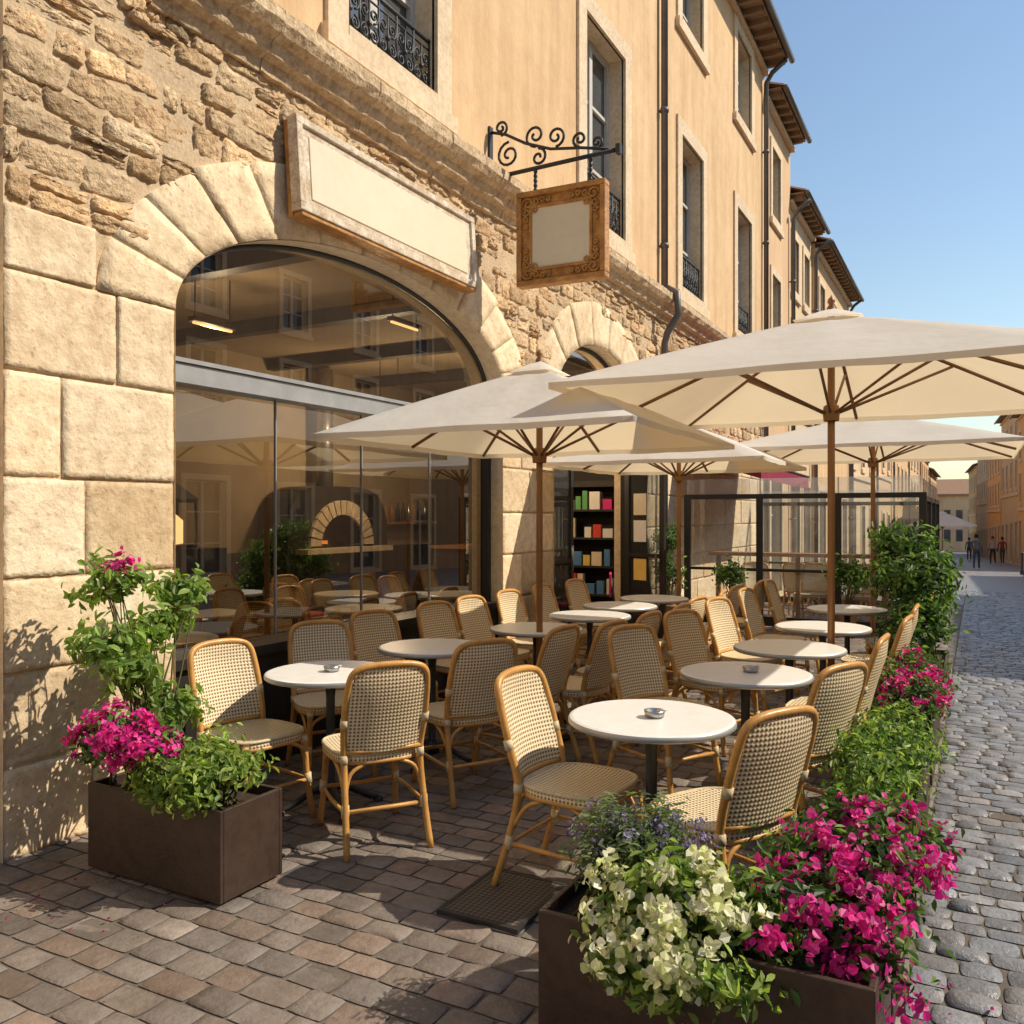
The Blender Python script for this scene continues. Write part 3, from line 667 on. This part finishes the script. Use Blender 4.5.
# ------------------------------------------------------------------ umbrellas
def umbrella(cx,cy,half,ze,za,name='market_umbrella',gz0=0):
    b=B(); NT=64; NR=10
    V=[];F=[]
    def P(th,t):
        r=half/max(abs(math.cos(th)),abs(math.sin(th)))*t
        sag=.030*half/1.3*(math.sin(4*th)**2)*t
        return Vector((cx+r*math.cos(th),cy+r*math.sin(th),za-(za-ze)*(t**1.05)-sag*(1-t*.75)))
    for i in range(NR+1):
        t=.06+.94*i/NR
        for j in range(NT): V.append(P(2*pi*j/NT,t))
    for i in range(NR):
        for j in range(NT): F.append((i*NT+j,(i+1)*NT+j,(i+1)*NT+(j+1)%NT,i*NT+(j+1)%NT))
    b.add(V,F,'canvas',True)
    V=[]
    for j in range(NT):
        p=P(2*pi*j/NT,1); V+=[p,p+Vector((0,0,-.038-.003*math.sin(j*2.1)))]
    F=[(2*j,2*j+1,(2*j+3)%(2*NT),(2*j+2)%(2*NT)) for j in range(NT)]
    b.add(V,F,'canvas',True)
    V=[(cx,cy,za+.05)];
    for j in range(16):
        th=2*pi*j/16; r=half*.15/max(abs(math.cos(th)),abs(math.sin(th))); V.append((cx+r*math.cos(th),cy+r*math.sin(th),za-(za-ze)*.14+.022))
    b.add(V,[(0,1+j,1+(j+1)%16) for j in range(16)],'canvas',True)
    b.lathe([(0,.13),(.02,.11),(.026,.09),(.015,.07),(.03,.05),(.03,0)],(cx,cy,za),'wood',10)
    b.tube([(cx,cy,gz0+.05),(cx,cy,za+.03)],.024,'wood',12)
    b.lathe([(.05,-.05),(.055,0),(.05,.05),(.03,.06)],(cx,cy,ze-.12),'wood',12); b.lathe([(.05,-.04),(.055,0),(.03,.04)],(cx,cy,za-.10),'wood',12)
    for k in range(8):
        th=2*pi*k/8+1e-4
        pts=[P(th,t)+Vector((0,0,-.022)) for t in (.05,.3,.55,.8,.985)]
        b.tube(pts,.013,'rib',6)
        m=P(th,.5)+Vector((0,0,-.035)); b.tube([(cx+.04*math.cos(th),cy+.04*math.sin(th),ze-.12),m],.010,'rib',6)
    b.lathe([(0,.07),(.05,.07),(.05,.05),(.24,.045),(.25,.0)],(cx,cy,gz0),'dark',20)
    return b.obj(name)
umbrella(-.85,6.12,1.42,2.40,2.94)
umbrella(-2.80,5.65,1.14,2.15,2.68)
umbrella(-2.78,8.95,1.12,2.13,2.60)
umbrella(-1.0,10.36,1.40,2.30,2.72)
umbrella(-1.5,50.3,1.6,gzf(50)+2.2,gzf(50)+2.9,'white_market_umbrella',gz0=gzf(50))
umbrella(-1.9,58,1.6,gzf(58)+2.2,gzf(58)+2.9,'white_market_umbrella',gz0=gzf(58))

# ------------------------------------------------------------------ chair
def chair_mesh(cush=False):
    b=B(); R=.0165
    half=[(.205,-.31,0),(.195,-.24,.22),(.19,-.195,.44),(.20,-.235,.62),(.194,-.285,.79),(.175,-.308,.862),(.115,-.322,.892),(0,-.33,.900)]
    full=half+[(-x,y,z) for x,y,z in half[-2::-1]]
    b.tube(cr(full,5),R,'rattan',8)
    for sx in (-1,1):
        b.tube(cr([(sx*.205,.235,0),(sx*.19,.205,.2),(sx*.18,.19,.44)],4),R,'rattan',8)
    NS=28
    def se(t,s=1.0):
        c,s_=math.cos(t),math.sin(t); e=.62
        x=.215*s*math.copysign(abs(c)**e,c)*(1+.06*s_); y=.21*s*math.copysign(abs(s_)**e,s_); return x,y
    V=[(0,.0,.447)];F=[]
    rings=[.35,.7,.93,1.0]
    for q in rings:
        for j in range(NS):
            x,y=se(2*pi*j/NS,q); V.append((x,y,.447+.012*q**2))
    for j in range(NS): F.append((0,1+j,1+(j+1)%NS))
    for i in range(3):
        for j in range(NS): F.append((1+i*NS+j,1+(i+1)*NS+j,1+(i+1)*NS+(j+1)%NS,1+i*NS+(j+1)%NS))
    b.add(V,F,'weave',True)
    V=[];F=[]
    for z in (.459,.425):
        for j in range(NS): x,y=se(2*pi*j/NS,1.035); V.append((x,y,z))
    F=[(j,NS+j,NS+(j+1)%NS,(j+1)%NS) for j in range(NS)]; b.add(V,F,'weave',True)
    b.add([(se(2*pi*j/NS,1.02)[0],se(2*pi*j/NS,1.02)[1],.426) for j in range(NS)],[tuple(range(NS-1,-1,-1))],'rattan')
    b.tube([(se(2*pi*j/NS,1.03)[0],se(2*pi*j/NS,1.03)[1],.457) for j in range(NS)],.009,'bind',6,closed=True)
    b.tube([(se(2*pi*j/NS,1.0)[0],se(2*pi*j/NS,1.0)[1],.418) for j in range(NS)],.012,'rattan',6,closed=True)
    if cush:
        V=[];F=[]
        for q,z in ((.97,.462),(1.0,.48),(.93,.50),(.6,.507),(.2,.509)):
            for j in range(NS): x,y=se(2*pi*j/NS,q*.93); V.append((x,y,z))
        for i in range(4):
            for j in range(NS): F.append((i*NS+j,i*NS+(j+1)%NS,(i+1)*NS+(j+1)%NS,(i+1)*NS+j))
        F.append(tuple(4*NS+j for j in range(NS))); b.add(V,F,'cush',True)
    prof=[(.47,.172,-.200),(.54,.182,-.216),(.62,.188,-.238),(.70,.186,-.262),(.78,.182,-.288),(.84,.168,-.306),(.872,.14,-.316),(.888,.10,-.322),(.893,.03,-.328)]
    NX=9
    for off in (.006,-.006):
        V=[];F=[]
        for z,wd,y in prof:
            for i in range(NX):
                u=-1+2*i/(NX-1); V.append((u*wd,y-.035*(1-u*u)*min(1,(.905-z)/.1)+off,z))
        for i in range(len(prof)-1):
            for j in range(NX-1): F.append((i*NX+j,i*NX+j+1,(i+1)*NX+j+1,(i+1)*NX+j))
        b.add(V,F,'weave',True)
    b.tube([(u*.192,-.20-.03*(1-u*u),.475) for u in (-1,-.6,-.2,.2,.6,1)],.012,'rattan',8)
    ring=[(.197,-.235,.20),(.205,0,.20),(.195,.21,.20),(0,.20,.20),(-.195,.21,.20),(-.205,0,.20),(-.197,-.235,.20),(0,-.235,.20)]
    b.tube(ring,.011,'rattan',6,closed=True)
    for sx in (-1,1):
        b.tube(cr([(sx*.192,.205,.25),(sx*.17,.203,.36),(sx*.08,.2,.415)],4),.010,'rattan',6)
        b.tube(cr([(sx*.192,.205,.25),(sx*.2,.13,.37),(sx*.205,.05,.415)],4),.010,'rattan',6)
        b.tube(cr([(sx*.193,-.22,.27),(sx*.2,-.15,.37),(sx*.205,-.06,.415)],4),.010,'rattan',6)
        b.tube(cr([(sx*.190,-.215,.27),(sx*.16,-.205,.37),(sx*.08,-.2,.415)],4),.010,'rattan',6)
    for p,q in (((.195,.207,.18),(.192,.204,.235)),((.196,-.242,.18),(.194,-.232,.235)),((.182,.192,.395),(.18,.19,.43)),((.190,-.197,.42),(.19,-.195,.46)),((.200,-.232,.60),(.2,-.243,.64))):
        for sx in (-1,1): b.tube([(sx*p[0],p[1],p[2]),(sx*q[0],q[1],q[2])],.0200,'bind',8)
    return b.mesh('cafe_chair')
CM=chair_mesh(); CC=chair_mesh(True)
def chair(x,y,face,z=0,me=None):
    o=bpy.data.objects.new('cafe_chair',me or CM); scene.collection.objects.link(o)
    o.location=(x,y,z+gzf(y)); o.rotation_euler=(0,0,math.radians(face-90+rnd.uniform(-6,6)))
    return o
def table_mesh(ash=False):
    b=B()
    b.lathe([(0,.748),(.335,.748),(.347,.744)],(0,0,0),'tabletop',48,False)
    b.lathe([(.347,.744),(.352,.738),(.352,.724),(.345,.718),(0,.718)],(0,0,0),'silver',48)
    b.lathe([(.13,.716),(.13,.705),(.03,.68),(.024,.6),(.024,.14),(.04,.12),(.05,.08),(.045,.05),(0,.05)],(0,0,0),'iron',16)
    for k in range(4):
        a=pi/4+k*pi/2; c,s_=math.cos(a),math.sin(a)
        b.tube(cr([(.02*c,.02*s_,.12),(.10*c,.10*s_,.10),(.20*c,.20*s_,.045),(.27*c,.27*s_,.02)],4),[.024-.010*i/12 for i in range(13)],'iron',8)
        b.lathe([(0,.03),(.025,.02),(.028,0)],(.27*c,.27*s_,0),'iron',10)
    if ash:
        b.lathe([(.0,.752),(.04,.752),(.044,.778),(.038,.778),(.033,.76),(0,.76)],(.02,-.02,.001),'steel',20)
        b.tube([(.03,-.01,.775),(.075,-.015,.782)],.004,'tabletop',6)
    return b.mesh('cafe_table')
TM=[table_mesh(False),table_mesh(True)]
def table(x,y,ash=0,z=0):
    o=bpy.data.objects.new('cafe_table',TM[ash]); scene.collection.objects.link(o); o.location=(x,y,z+gzf(y)); o.rotation_euler=(0,0,rnd.uniform(0,1.5))
for t in ((-3.11,3.70,1),(-1.21,3.51,1),(-3.12,4.72,0),(-1.10,4.74,1),(-1.06,5.78,0),(-1.03,6.97,0),(-1.03,8.41,0),(-2.93,5.86,0),(-2.91,6.84,0),(-2.97,7.71,0),(-2.92,8.55,0)): table(*t)
for c in ((-3.36,3.38,-12),(-3.52,4.2,-32),(-2.68,3.50,140),(-3.56,4.95,-20),(-2.66,4.34,146),(-2.58,4.96,170),(-3.5,5.72,-12),
          (-1.50,3.42,-8),(-.88,3.34,156),(-.82,4.42,160),(-.78,5.42,172),(-.72,6.55,178),(-.72,7.35,180),(-.66,8.5,180),
          (-1.62,4.98,-28),(-1.60,6.0,-18),(-1.60,7.1,-12),(-1.60,8.2,-6),(-1.62,9.4,0),
          (-2.40,5.35,170),(-2.36,5.95,176),(-2.33,6.6,180),(-2.38,7.25,172),(-2.36,7.9,182),(-2.38,8.6,180),(-2.3,9.4,170),
          (-3.5,6.3,-8),(-3.5,7.0,-4),(-3.52,7.75,0),(-3.5,8.5,-5)): chair(*c)
for c in ((-2.9,13.6,-60),(-2.2,13.7,-100),(-1.5,13.6,-90),(-2.6,15,90),(-1.4,15.1,80)): chair(*c)
for t in ((-4.9,4.1),(-5.9,5.3),(-4.9,6.3),(-6.0,7.4),(-4.95,7.9)): table(t[0],t[1],0,.01)
for i,c in enumerate(((-5.5,4.1,0),(-6.5,5.9,0),(-5.3,5.3,180),(-5.5,6.3,0),(-5.0,5.65,90),(-6.0,6.8,90),(-5.5,7.9,0),(-4.95,4.7,-90),(-6.6,7.4,0))): chair(*c,z=.01,me=CC)
def magchair():
    b=B()
    for x in (-.19,.19):
        for y in (-.19,.19): b.tube([(x*1.1,y*1.1,0),(x,y,.44)],.014,'black',8)
        b.tube([(x,-.19,.44),(x*.95,-.25,.86)],.014,'black',8)
    b.box(-.21,.21,-.21,.21,.44,.48,'hinge'); b.box(-.2,.2,-.262,-.235,.6,.88,'hinge')
    o=b.obj('magenta_chair',bevel=.01); o.location=(-3.75,10.1,0); o.rotation_euler=(0,0,-1.2)
magchair()

# ------------------------------------------------------------------ plants
def foliage(name,clumps,count,size,cols,mat,parent=None,sub=14,sigma=None,spread=(.45,1.0),seed=0,narrow=.45,up=.3):
    r=np.random.default_rng(seed+100)
    vol=np.array([c[3]*c[4]*c[5] for c in clumps])**.7; cnt=(vol/vol.sum()*count).astype(int)+1
    Pos=[];Nor=[];Sh=[]
    subs=[]
    for c,n in zip(clumps,cnt):
        ctr=np.array(c[:3]); rad=np.array(c[3:6])
        d=r.normal(size=(sub,3)); d/=np.linalg.norm(d,axis=1)[:,None]; d[:,2]=np.where(d[:,2]<-.3,-d[:,2]*.6,d[:,2])
        q=r.uniform(*spread,(sub,1)); sc=ctr+d*q*rad; subs.append(sc)
        k=r.integers(0,sub,n)
        sg=rad*.25 if sigma is None else np.full(3,sigma)
        off=r.normal(size=(n,3))*sg
        p=sc[k]+off; Pos.append(p); nn=(p-ctr)/rad; Nor.append(nn); 
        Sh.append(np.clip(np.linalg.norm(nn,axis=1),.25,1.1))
    P=np.concatenate(Pos);Nn=np.concatenate(Nor);S=np.concatenate(Sh);N=len(P)
    Nn=Nn/np.linalg.norm(Nn,axis=1)[:,None]+r.normal(size=(N,3))*.7+np.array([0,0,up]); Nn/=np.linalg.norm(Nn,axis=1)[:,None]
    T=r.normal(size=(N,3)); T-=Nn*(T*Nn).sum(1)[:,None]; T/=np.linalg.norm(T,axis=1)[:,None]; W=np.cross(Nn,T)
    L=size*r.uniform(.6,1.3,N)[:,None]; wd=L*narrow
    v=np.stack([P-T*L*.5, P-T*L*.1+W*wd*.5+Nn*L*.10, P+T*L*.25+W*wd*.42+Nn*L*.08, P+T*L*.55-Nn*L*.08, P+T*L*.25-W*wd*.42+Nn*L*.08, P-T*L*.1-W*wd*.5+Nn*L*.10],1).reshape(-1,3)
    b=np.arange(N)[:,None]*6
    F=np.concatenate([b+np.array([[0,1,2,3]]),b+np.array([[0,3,4,5]])],0)
    C=np.array(cols)[r.integers(0,len(cols),N)]*r.uniform(.65,1.3,(N,1))*(.45+.55*S[:,None])  # inner shade put into the leaf colour, darker towards the clump centre
    C=np.repeat(C,6,0)
    npmesh(name,v,F,C,mat,False,parent)
    return np.concatenate(subs)
GREEN=[(.09,.17,.035),(.065,.13,.028),(.12,.21,.045),(.16,.25,.065)]
LIME=[(.26,.35,.07),(.19,.28,.055),(.34,.42,.11),(.12,.20,.04)]
DEEP=[(.04,.085,.02),(.055,.11,.03),(.075,.135,.035),(.028,.065,.015)]
MAG=[(.80,.03,.32),(.70,.02,.25),(.90,.08,.40),(.6,.015,.24)]
CRM=[(.88,.87,.55),(.92,.90,.68),(.72,.76,.34)]
LAV=[(.30,.25,.42),(.22,.18,.34),(.36,.32,.48)]
GREY=[(.16,.21,.11),(.12,.17,.08),(.2,.25,.15)]
def plant(name,base,clumps,n,size,cols,fl=None,seed=0,**kw):
    e=empty(name); subs=foliage('leaves',clumps,n,size,cols,M['leaf'],e,seed=seed,**kw)
    b=B(); r=random.Random(seed)
    for i in range(min(len(subs),26)):
        p=Vector(subs[r.randrange(len(subs))]); q=Vector((base[0]+r.uniform(-1,1)*base[3],base[1]+r.uniform(-1,1)*base[4],base[2]))
        m=(p+q)/2+Vector((r.uniform(-.04,.04),r.uniform(-.04,.04),.04)); b.tube(cr([q,m,p],3),[.006,.006,.005,.005,.004,.003,.002],'stem',5)
    b.obj('stems',e)
    if fl:
        cl,nf,sz,fc,sb=fl; foliage('flowers',cl,nf,sz,fc,M['petal'],e,sub=sb,sigma=.016,spread=(.6,1.12),seed=seed+5,narrow=.9,up=.1)
    return e
def planter(name,x0,x1,y0,y1,h,z=0):
    b=B(); t=.02
    b.box(x0,x1,y0,y0+t,z+.01,z+h,'corten');b.box(x0,x1,y1-t,y1,z+.01,z+h,'corten');b.box(x0,x0+t,y0+t,y1-t,z+.01,z+h,'corten');b.box(x1-t,x1,y0+t,y1-t,z+.01,z+h,'corten')
    b.box(x0+t,x1-t,y0+t,y1-t,z+.01,z+h-.04,'soil'); b.obj(name,bevel=.004)
planter('rectangular_planter',-3.54,-2.71,2.54,2.90,.39)
planter('rectangular_planter',-1.17,-.22,2.35,2.80,.40)
for y0,y1 in ((2.88,3.9),(4.1,5.3),(5.6,6.9),(7.6,9.3)): planter('rectangular_planter',-.54,-.22,y0,y1,.30)
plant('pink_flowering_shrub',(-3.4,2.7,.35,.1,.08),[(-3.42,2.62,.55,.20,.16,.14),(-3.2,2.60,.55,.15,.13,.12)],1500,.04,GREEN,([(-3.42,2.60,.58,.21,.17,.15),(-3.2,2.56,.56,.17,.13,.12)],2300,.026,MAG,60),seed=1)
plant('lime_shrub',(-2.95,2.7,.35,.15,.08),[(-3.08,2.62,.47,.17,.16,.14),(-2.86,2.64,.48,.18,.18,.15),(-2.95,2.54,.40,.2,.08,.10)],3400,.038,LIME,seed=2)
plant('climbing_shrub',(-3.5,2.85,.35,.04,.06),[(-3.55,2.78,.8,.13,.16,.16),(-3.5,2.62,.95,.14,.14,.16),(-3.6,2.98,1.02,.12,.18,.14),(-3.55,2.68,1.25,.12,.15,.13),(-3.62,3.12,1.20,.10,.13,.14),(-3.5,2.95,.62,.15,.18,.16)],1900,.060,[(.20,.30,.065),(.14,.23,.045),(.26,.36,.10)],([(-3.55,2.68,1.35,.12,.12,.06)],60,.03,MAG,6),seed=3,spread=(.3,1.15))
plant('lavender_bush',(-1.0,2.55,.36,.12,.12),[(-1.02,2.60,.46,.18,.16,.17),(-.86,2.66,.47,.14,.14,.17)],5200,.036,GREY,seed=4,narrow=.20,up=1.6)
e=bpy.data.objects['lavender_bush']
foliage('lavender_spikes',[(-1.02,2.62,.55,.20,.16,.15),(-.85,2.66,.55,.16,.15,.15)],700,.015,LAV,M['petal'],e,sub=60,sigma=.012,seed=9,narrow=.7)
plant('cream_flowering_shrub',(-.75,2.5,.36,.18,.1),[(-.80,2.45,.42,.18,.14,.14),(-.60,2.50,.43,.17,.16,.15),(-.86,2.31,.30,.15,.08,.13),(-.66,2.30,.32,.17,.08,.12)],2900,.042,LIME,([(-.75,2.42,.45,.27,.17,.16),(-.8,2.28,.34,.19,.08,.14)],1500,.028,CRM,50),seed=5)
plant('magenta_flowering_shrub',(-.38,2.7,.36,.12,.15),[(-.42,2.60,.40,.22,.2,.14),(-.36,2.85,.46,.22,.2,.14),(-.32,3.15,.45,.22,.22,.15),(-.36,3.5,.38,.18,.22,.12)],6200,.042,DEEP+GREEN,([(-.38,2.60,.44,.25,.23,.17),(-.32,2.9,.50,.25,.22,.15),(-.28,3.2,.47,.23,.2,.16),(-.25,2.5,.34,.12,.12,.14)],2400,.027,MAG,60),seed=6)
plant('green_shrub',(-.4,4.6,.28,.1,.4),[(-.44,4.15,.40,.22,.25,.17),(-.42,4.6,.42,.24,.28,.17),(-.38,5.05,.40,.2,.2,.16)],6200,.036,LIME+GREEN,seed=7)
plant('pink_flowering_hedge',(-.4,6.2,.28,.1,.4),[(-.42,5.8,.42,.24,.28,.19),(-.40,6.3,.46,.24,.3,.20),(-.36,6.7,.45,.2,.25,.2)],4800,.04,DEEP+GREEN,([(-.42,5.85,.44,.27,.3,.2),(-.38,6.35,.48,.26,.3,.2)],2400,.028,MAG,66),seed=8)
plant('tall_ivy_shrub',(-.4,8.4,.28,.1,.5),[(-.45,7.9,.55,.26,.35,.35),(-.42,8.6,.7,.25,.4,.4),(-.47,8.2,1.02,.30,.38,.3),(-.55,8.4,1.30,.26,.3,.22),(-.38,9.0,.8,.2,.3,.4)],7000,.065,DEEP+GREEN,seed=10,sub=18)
def pot(x,y,h=.4,r=.18):
    b=B(); b.lathe([(0,0),(r*.7,0),(r,h),(r*1.08,h),(r*1.08,h-.04),(r*.95,h-.04),(0,h-.05)],(x,y,0),'roof',20); b.obj('terracotta_pot')
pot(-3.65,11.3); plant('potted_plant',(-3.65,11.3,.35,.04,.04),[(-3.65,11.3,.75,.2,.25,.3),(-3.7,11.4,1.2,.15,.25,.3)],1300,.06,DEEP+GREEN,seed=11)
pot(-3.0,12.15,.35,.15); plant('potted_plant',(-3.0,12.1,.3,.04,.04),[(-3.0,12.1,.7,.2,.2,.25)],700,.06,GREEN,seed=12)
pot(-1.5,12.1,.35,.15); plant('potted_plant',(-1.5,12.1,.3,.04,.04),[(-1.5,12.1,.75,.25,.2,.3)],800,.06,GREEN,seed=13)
foliage('fallen_petals',[(-3.2,2.3,.012,.5,.35,.001),(-.05,2.9,.015,.3,.6,.001)],30,.02,MAG,M['petal'],sub=30,sigma=.0)

# ------------------------------------------------------------------ people
def person(name,x,y,face,top,bot,stride=.22):
    m,nt,p=nodes_of('clothes_'+name)
    tc=nt.nodes.new('ShaderNodeTexCoord'); sp=nt.nodes.new('ShaderNodeSeparateXYZ'); nt.links.new(tc.outputs['Object'],sp.inputs[0])
    r=nt.nodes.new('ShaderNodeValToRGB'); r.color_ramp.interpolation='CONSTANT'
    mr=nt.nodes.new('ShaderNodeMath'); mr.operation='DIVIDE'; mr.inputs[1].default_value=2; nt.links.new(sp.outputs[2],mr.inputs[0]); nt.links.new(mr.outputs[0],r.inputs[0])
    el=r.color_ramp.elements; el[0].position=0; el[0].color=(.03,.025,.02,1); el[1].position=.045; el[1].color=(*bot,1)
    for pos,c in ((.50,top),(.735,(.5,.3,.2)),(.80,(.5,.3,.2))):
        q=el.new(pos); q.color=(*c,1)
    nt.links.new(r.outputs[0],p.inputs['Base Color']); p.inputs['Roughness'].default_value=.85
    J=[((0,0,.95),.13,.10),((0,0,1.15),.13,.095),((0,0,1.35),.15,.10),((0,0,1.47),.06,.06),((0,.01,1.55),.055,.06),((0,.02,1.64),.085,.10),((0,.01,1.72),.06,.07),
       ((.18,0,1.40),.055,.055),((.24,-.03,1.13),.042,.042),((.25,.10,.90),.03,.03),((.25,.13,.82),.03,.02),
       ((-.18,0,1.40),.055,.055),((-.24,.03,1.13),.042,.042),((-.25,.06,.88),.03,.03),((-.25,.08,.80),.03,.02),
       ((.09,0,.88),.09,.09),((.10,stride*.6,.50),.062,.065),((.10,stride*.8,.09),.042,.045),((.10,stride*.8+.14,.04),.04,.03),
       ((-.09,0,.88),.09,.09),((-.10,-stride*.35,.50),.062,.065),((-.10,-stride*1.2,.13),.042,.045),((-.10,-stride*1.2+.12,.05),.04,.03)]
    E=[(0,1),(1,2),(2,3),(3,4),(4,5),(5,6),(2,7),(7,8),(8,9),(9,10),(2,11),(11,12),(12,13),(13,14),(0,15),(15,16),(16,17),(17,18),(0,19),(19,20),(20,21),(21,22)]
    me=bpy.data.meshes.new('body'); me.from_pydata([j[0] for j in J],E,[]); e=bpy.data.objects.new(name,me); scene.collection.objects.link(e)
    md=e.modifiers.new('skin','SKIN'); 
    for i,j in enumerate(J): me.skin_vertices[0].data[i].radius=(j[1],j[2])
    me.skin_vertices[0].data[0].use_root=True
    s2=e.modifiers.new('sub','SUBSURF'); s2.levels=2; s2.render_levels=2
    me.materials.append(m)
    e.location=(x,y,gzf(y)); e.rotation_euler=(0,0,math.radians(face))
    hb=B(); 
    hb.lathe([(0,.115),(.05,.105),(.085,.06),(.095,0),(.085,-.06),(.07,-.09)],(0,0,1.67),'hair',14); hb.lathe([(0,.03),(.012,.0),(.015,-.03),(0,-.035)],(0,.115,1.63),'skin',8)
    for sx in (-1,1):
        hb.lathe([(0,.025),(.012,.0),(0,-.03)],(sx*.088,.02,1.63),'skin',6)
        for k in range(4): hb.tube([(sx*(.262-.004*k),.10+.02*k,.80),(sx*.258,.11+.02*k,.76),(sx*.25,.12+.02*k,.73)],.008,'skin',5)
        hb.tube([(sx*.24,.14,.82),(sx*.23,.16,.79),(sx*.23,.165,.765)],.009,'skin',5)
    hb.obj('hair_and_hands',e)
M['hair']=mk('hair',(.04,.025,.015)); M['skin']=mk('skin',(.5,.3,.2))
person('walking_person',.07,50,-5,(.16,.16,.18),(.06,.07,.11))
person('walking_person',1.0,63,170,(.5,.45,.4),(.05,.05,.07)); person('walking_person',1.6,66,10,(.35,.05,.05),(.08,.08,.1)); person('walking_person',-.4,76,0,(.1,.15,.25),(.05,.05,.06))
for y in (30,33,36,39,42):
    b=B(); b.lathe([(0,.95),(.05,.92),(.07,.86),(.045,.82),(.055,.78),(.06,.2),(.09,.15),(.09,0)],(1.75,y,gzf(y)),'iron',12); b.obj('bollard')

# ------------------------------------------------------------------ light, world, camera
S=Vector((.80,.42,.84)).normalized()
sun=bpy.data.lights.new('sun','SUN'); sun.energy=5.0; sun.angle=math.radians(.5); sun.color=(1,.91,.76)
so=bpy.data.objects.new('sun',sun); so.rotation_euler=S.to_track_quat('Z','Y').to_euler(); scene.collection.objects.link(so)
wd=bpy.data.worlds.new('World'); scene.world=wd; wd.use_nodes=True; nt=wd.node_tree
sky=nt.nodes.new('ShaderNodeTexSky'); sky.sky_type='NISHITA'; sky.sun_disc=False
sky.sun_elevation=math.asin(S.z); sky.sun_rotation=math.atan2(S.x,S.y); sky.air_density=1.35; sky.dust_density=.3; sky.ozone_density=1.8
bg=nt.nodes['Background']; bg.inputs[1].default_value=.15; nt.links.new(sky.outputs[0],bg.inputs[0])
cam=bpy.data.cameras.new('camera'); cam.sensor_width=36; cam.lens=864/1024*36; cam.shift_y=3/1024; cam.clip_end=5000; cam.clip_start=.05
co=bpy.data.objects.new('camera',cam); co.location=(0,0,1.6); co.rotation_euler=(pi/2,0,math.atan(463/864)); scene.collection.objects.link(co); scene.camera=co
scene.view_settings.view_transform='Standard'; scene.view_settings.look='None'; scene.view_settings.exposure=0
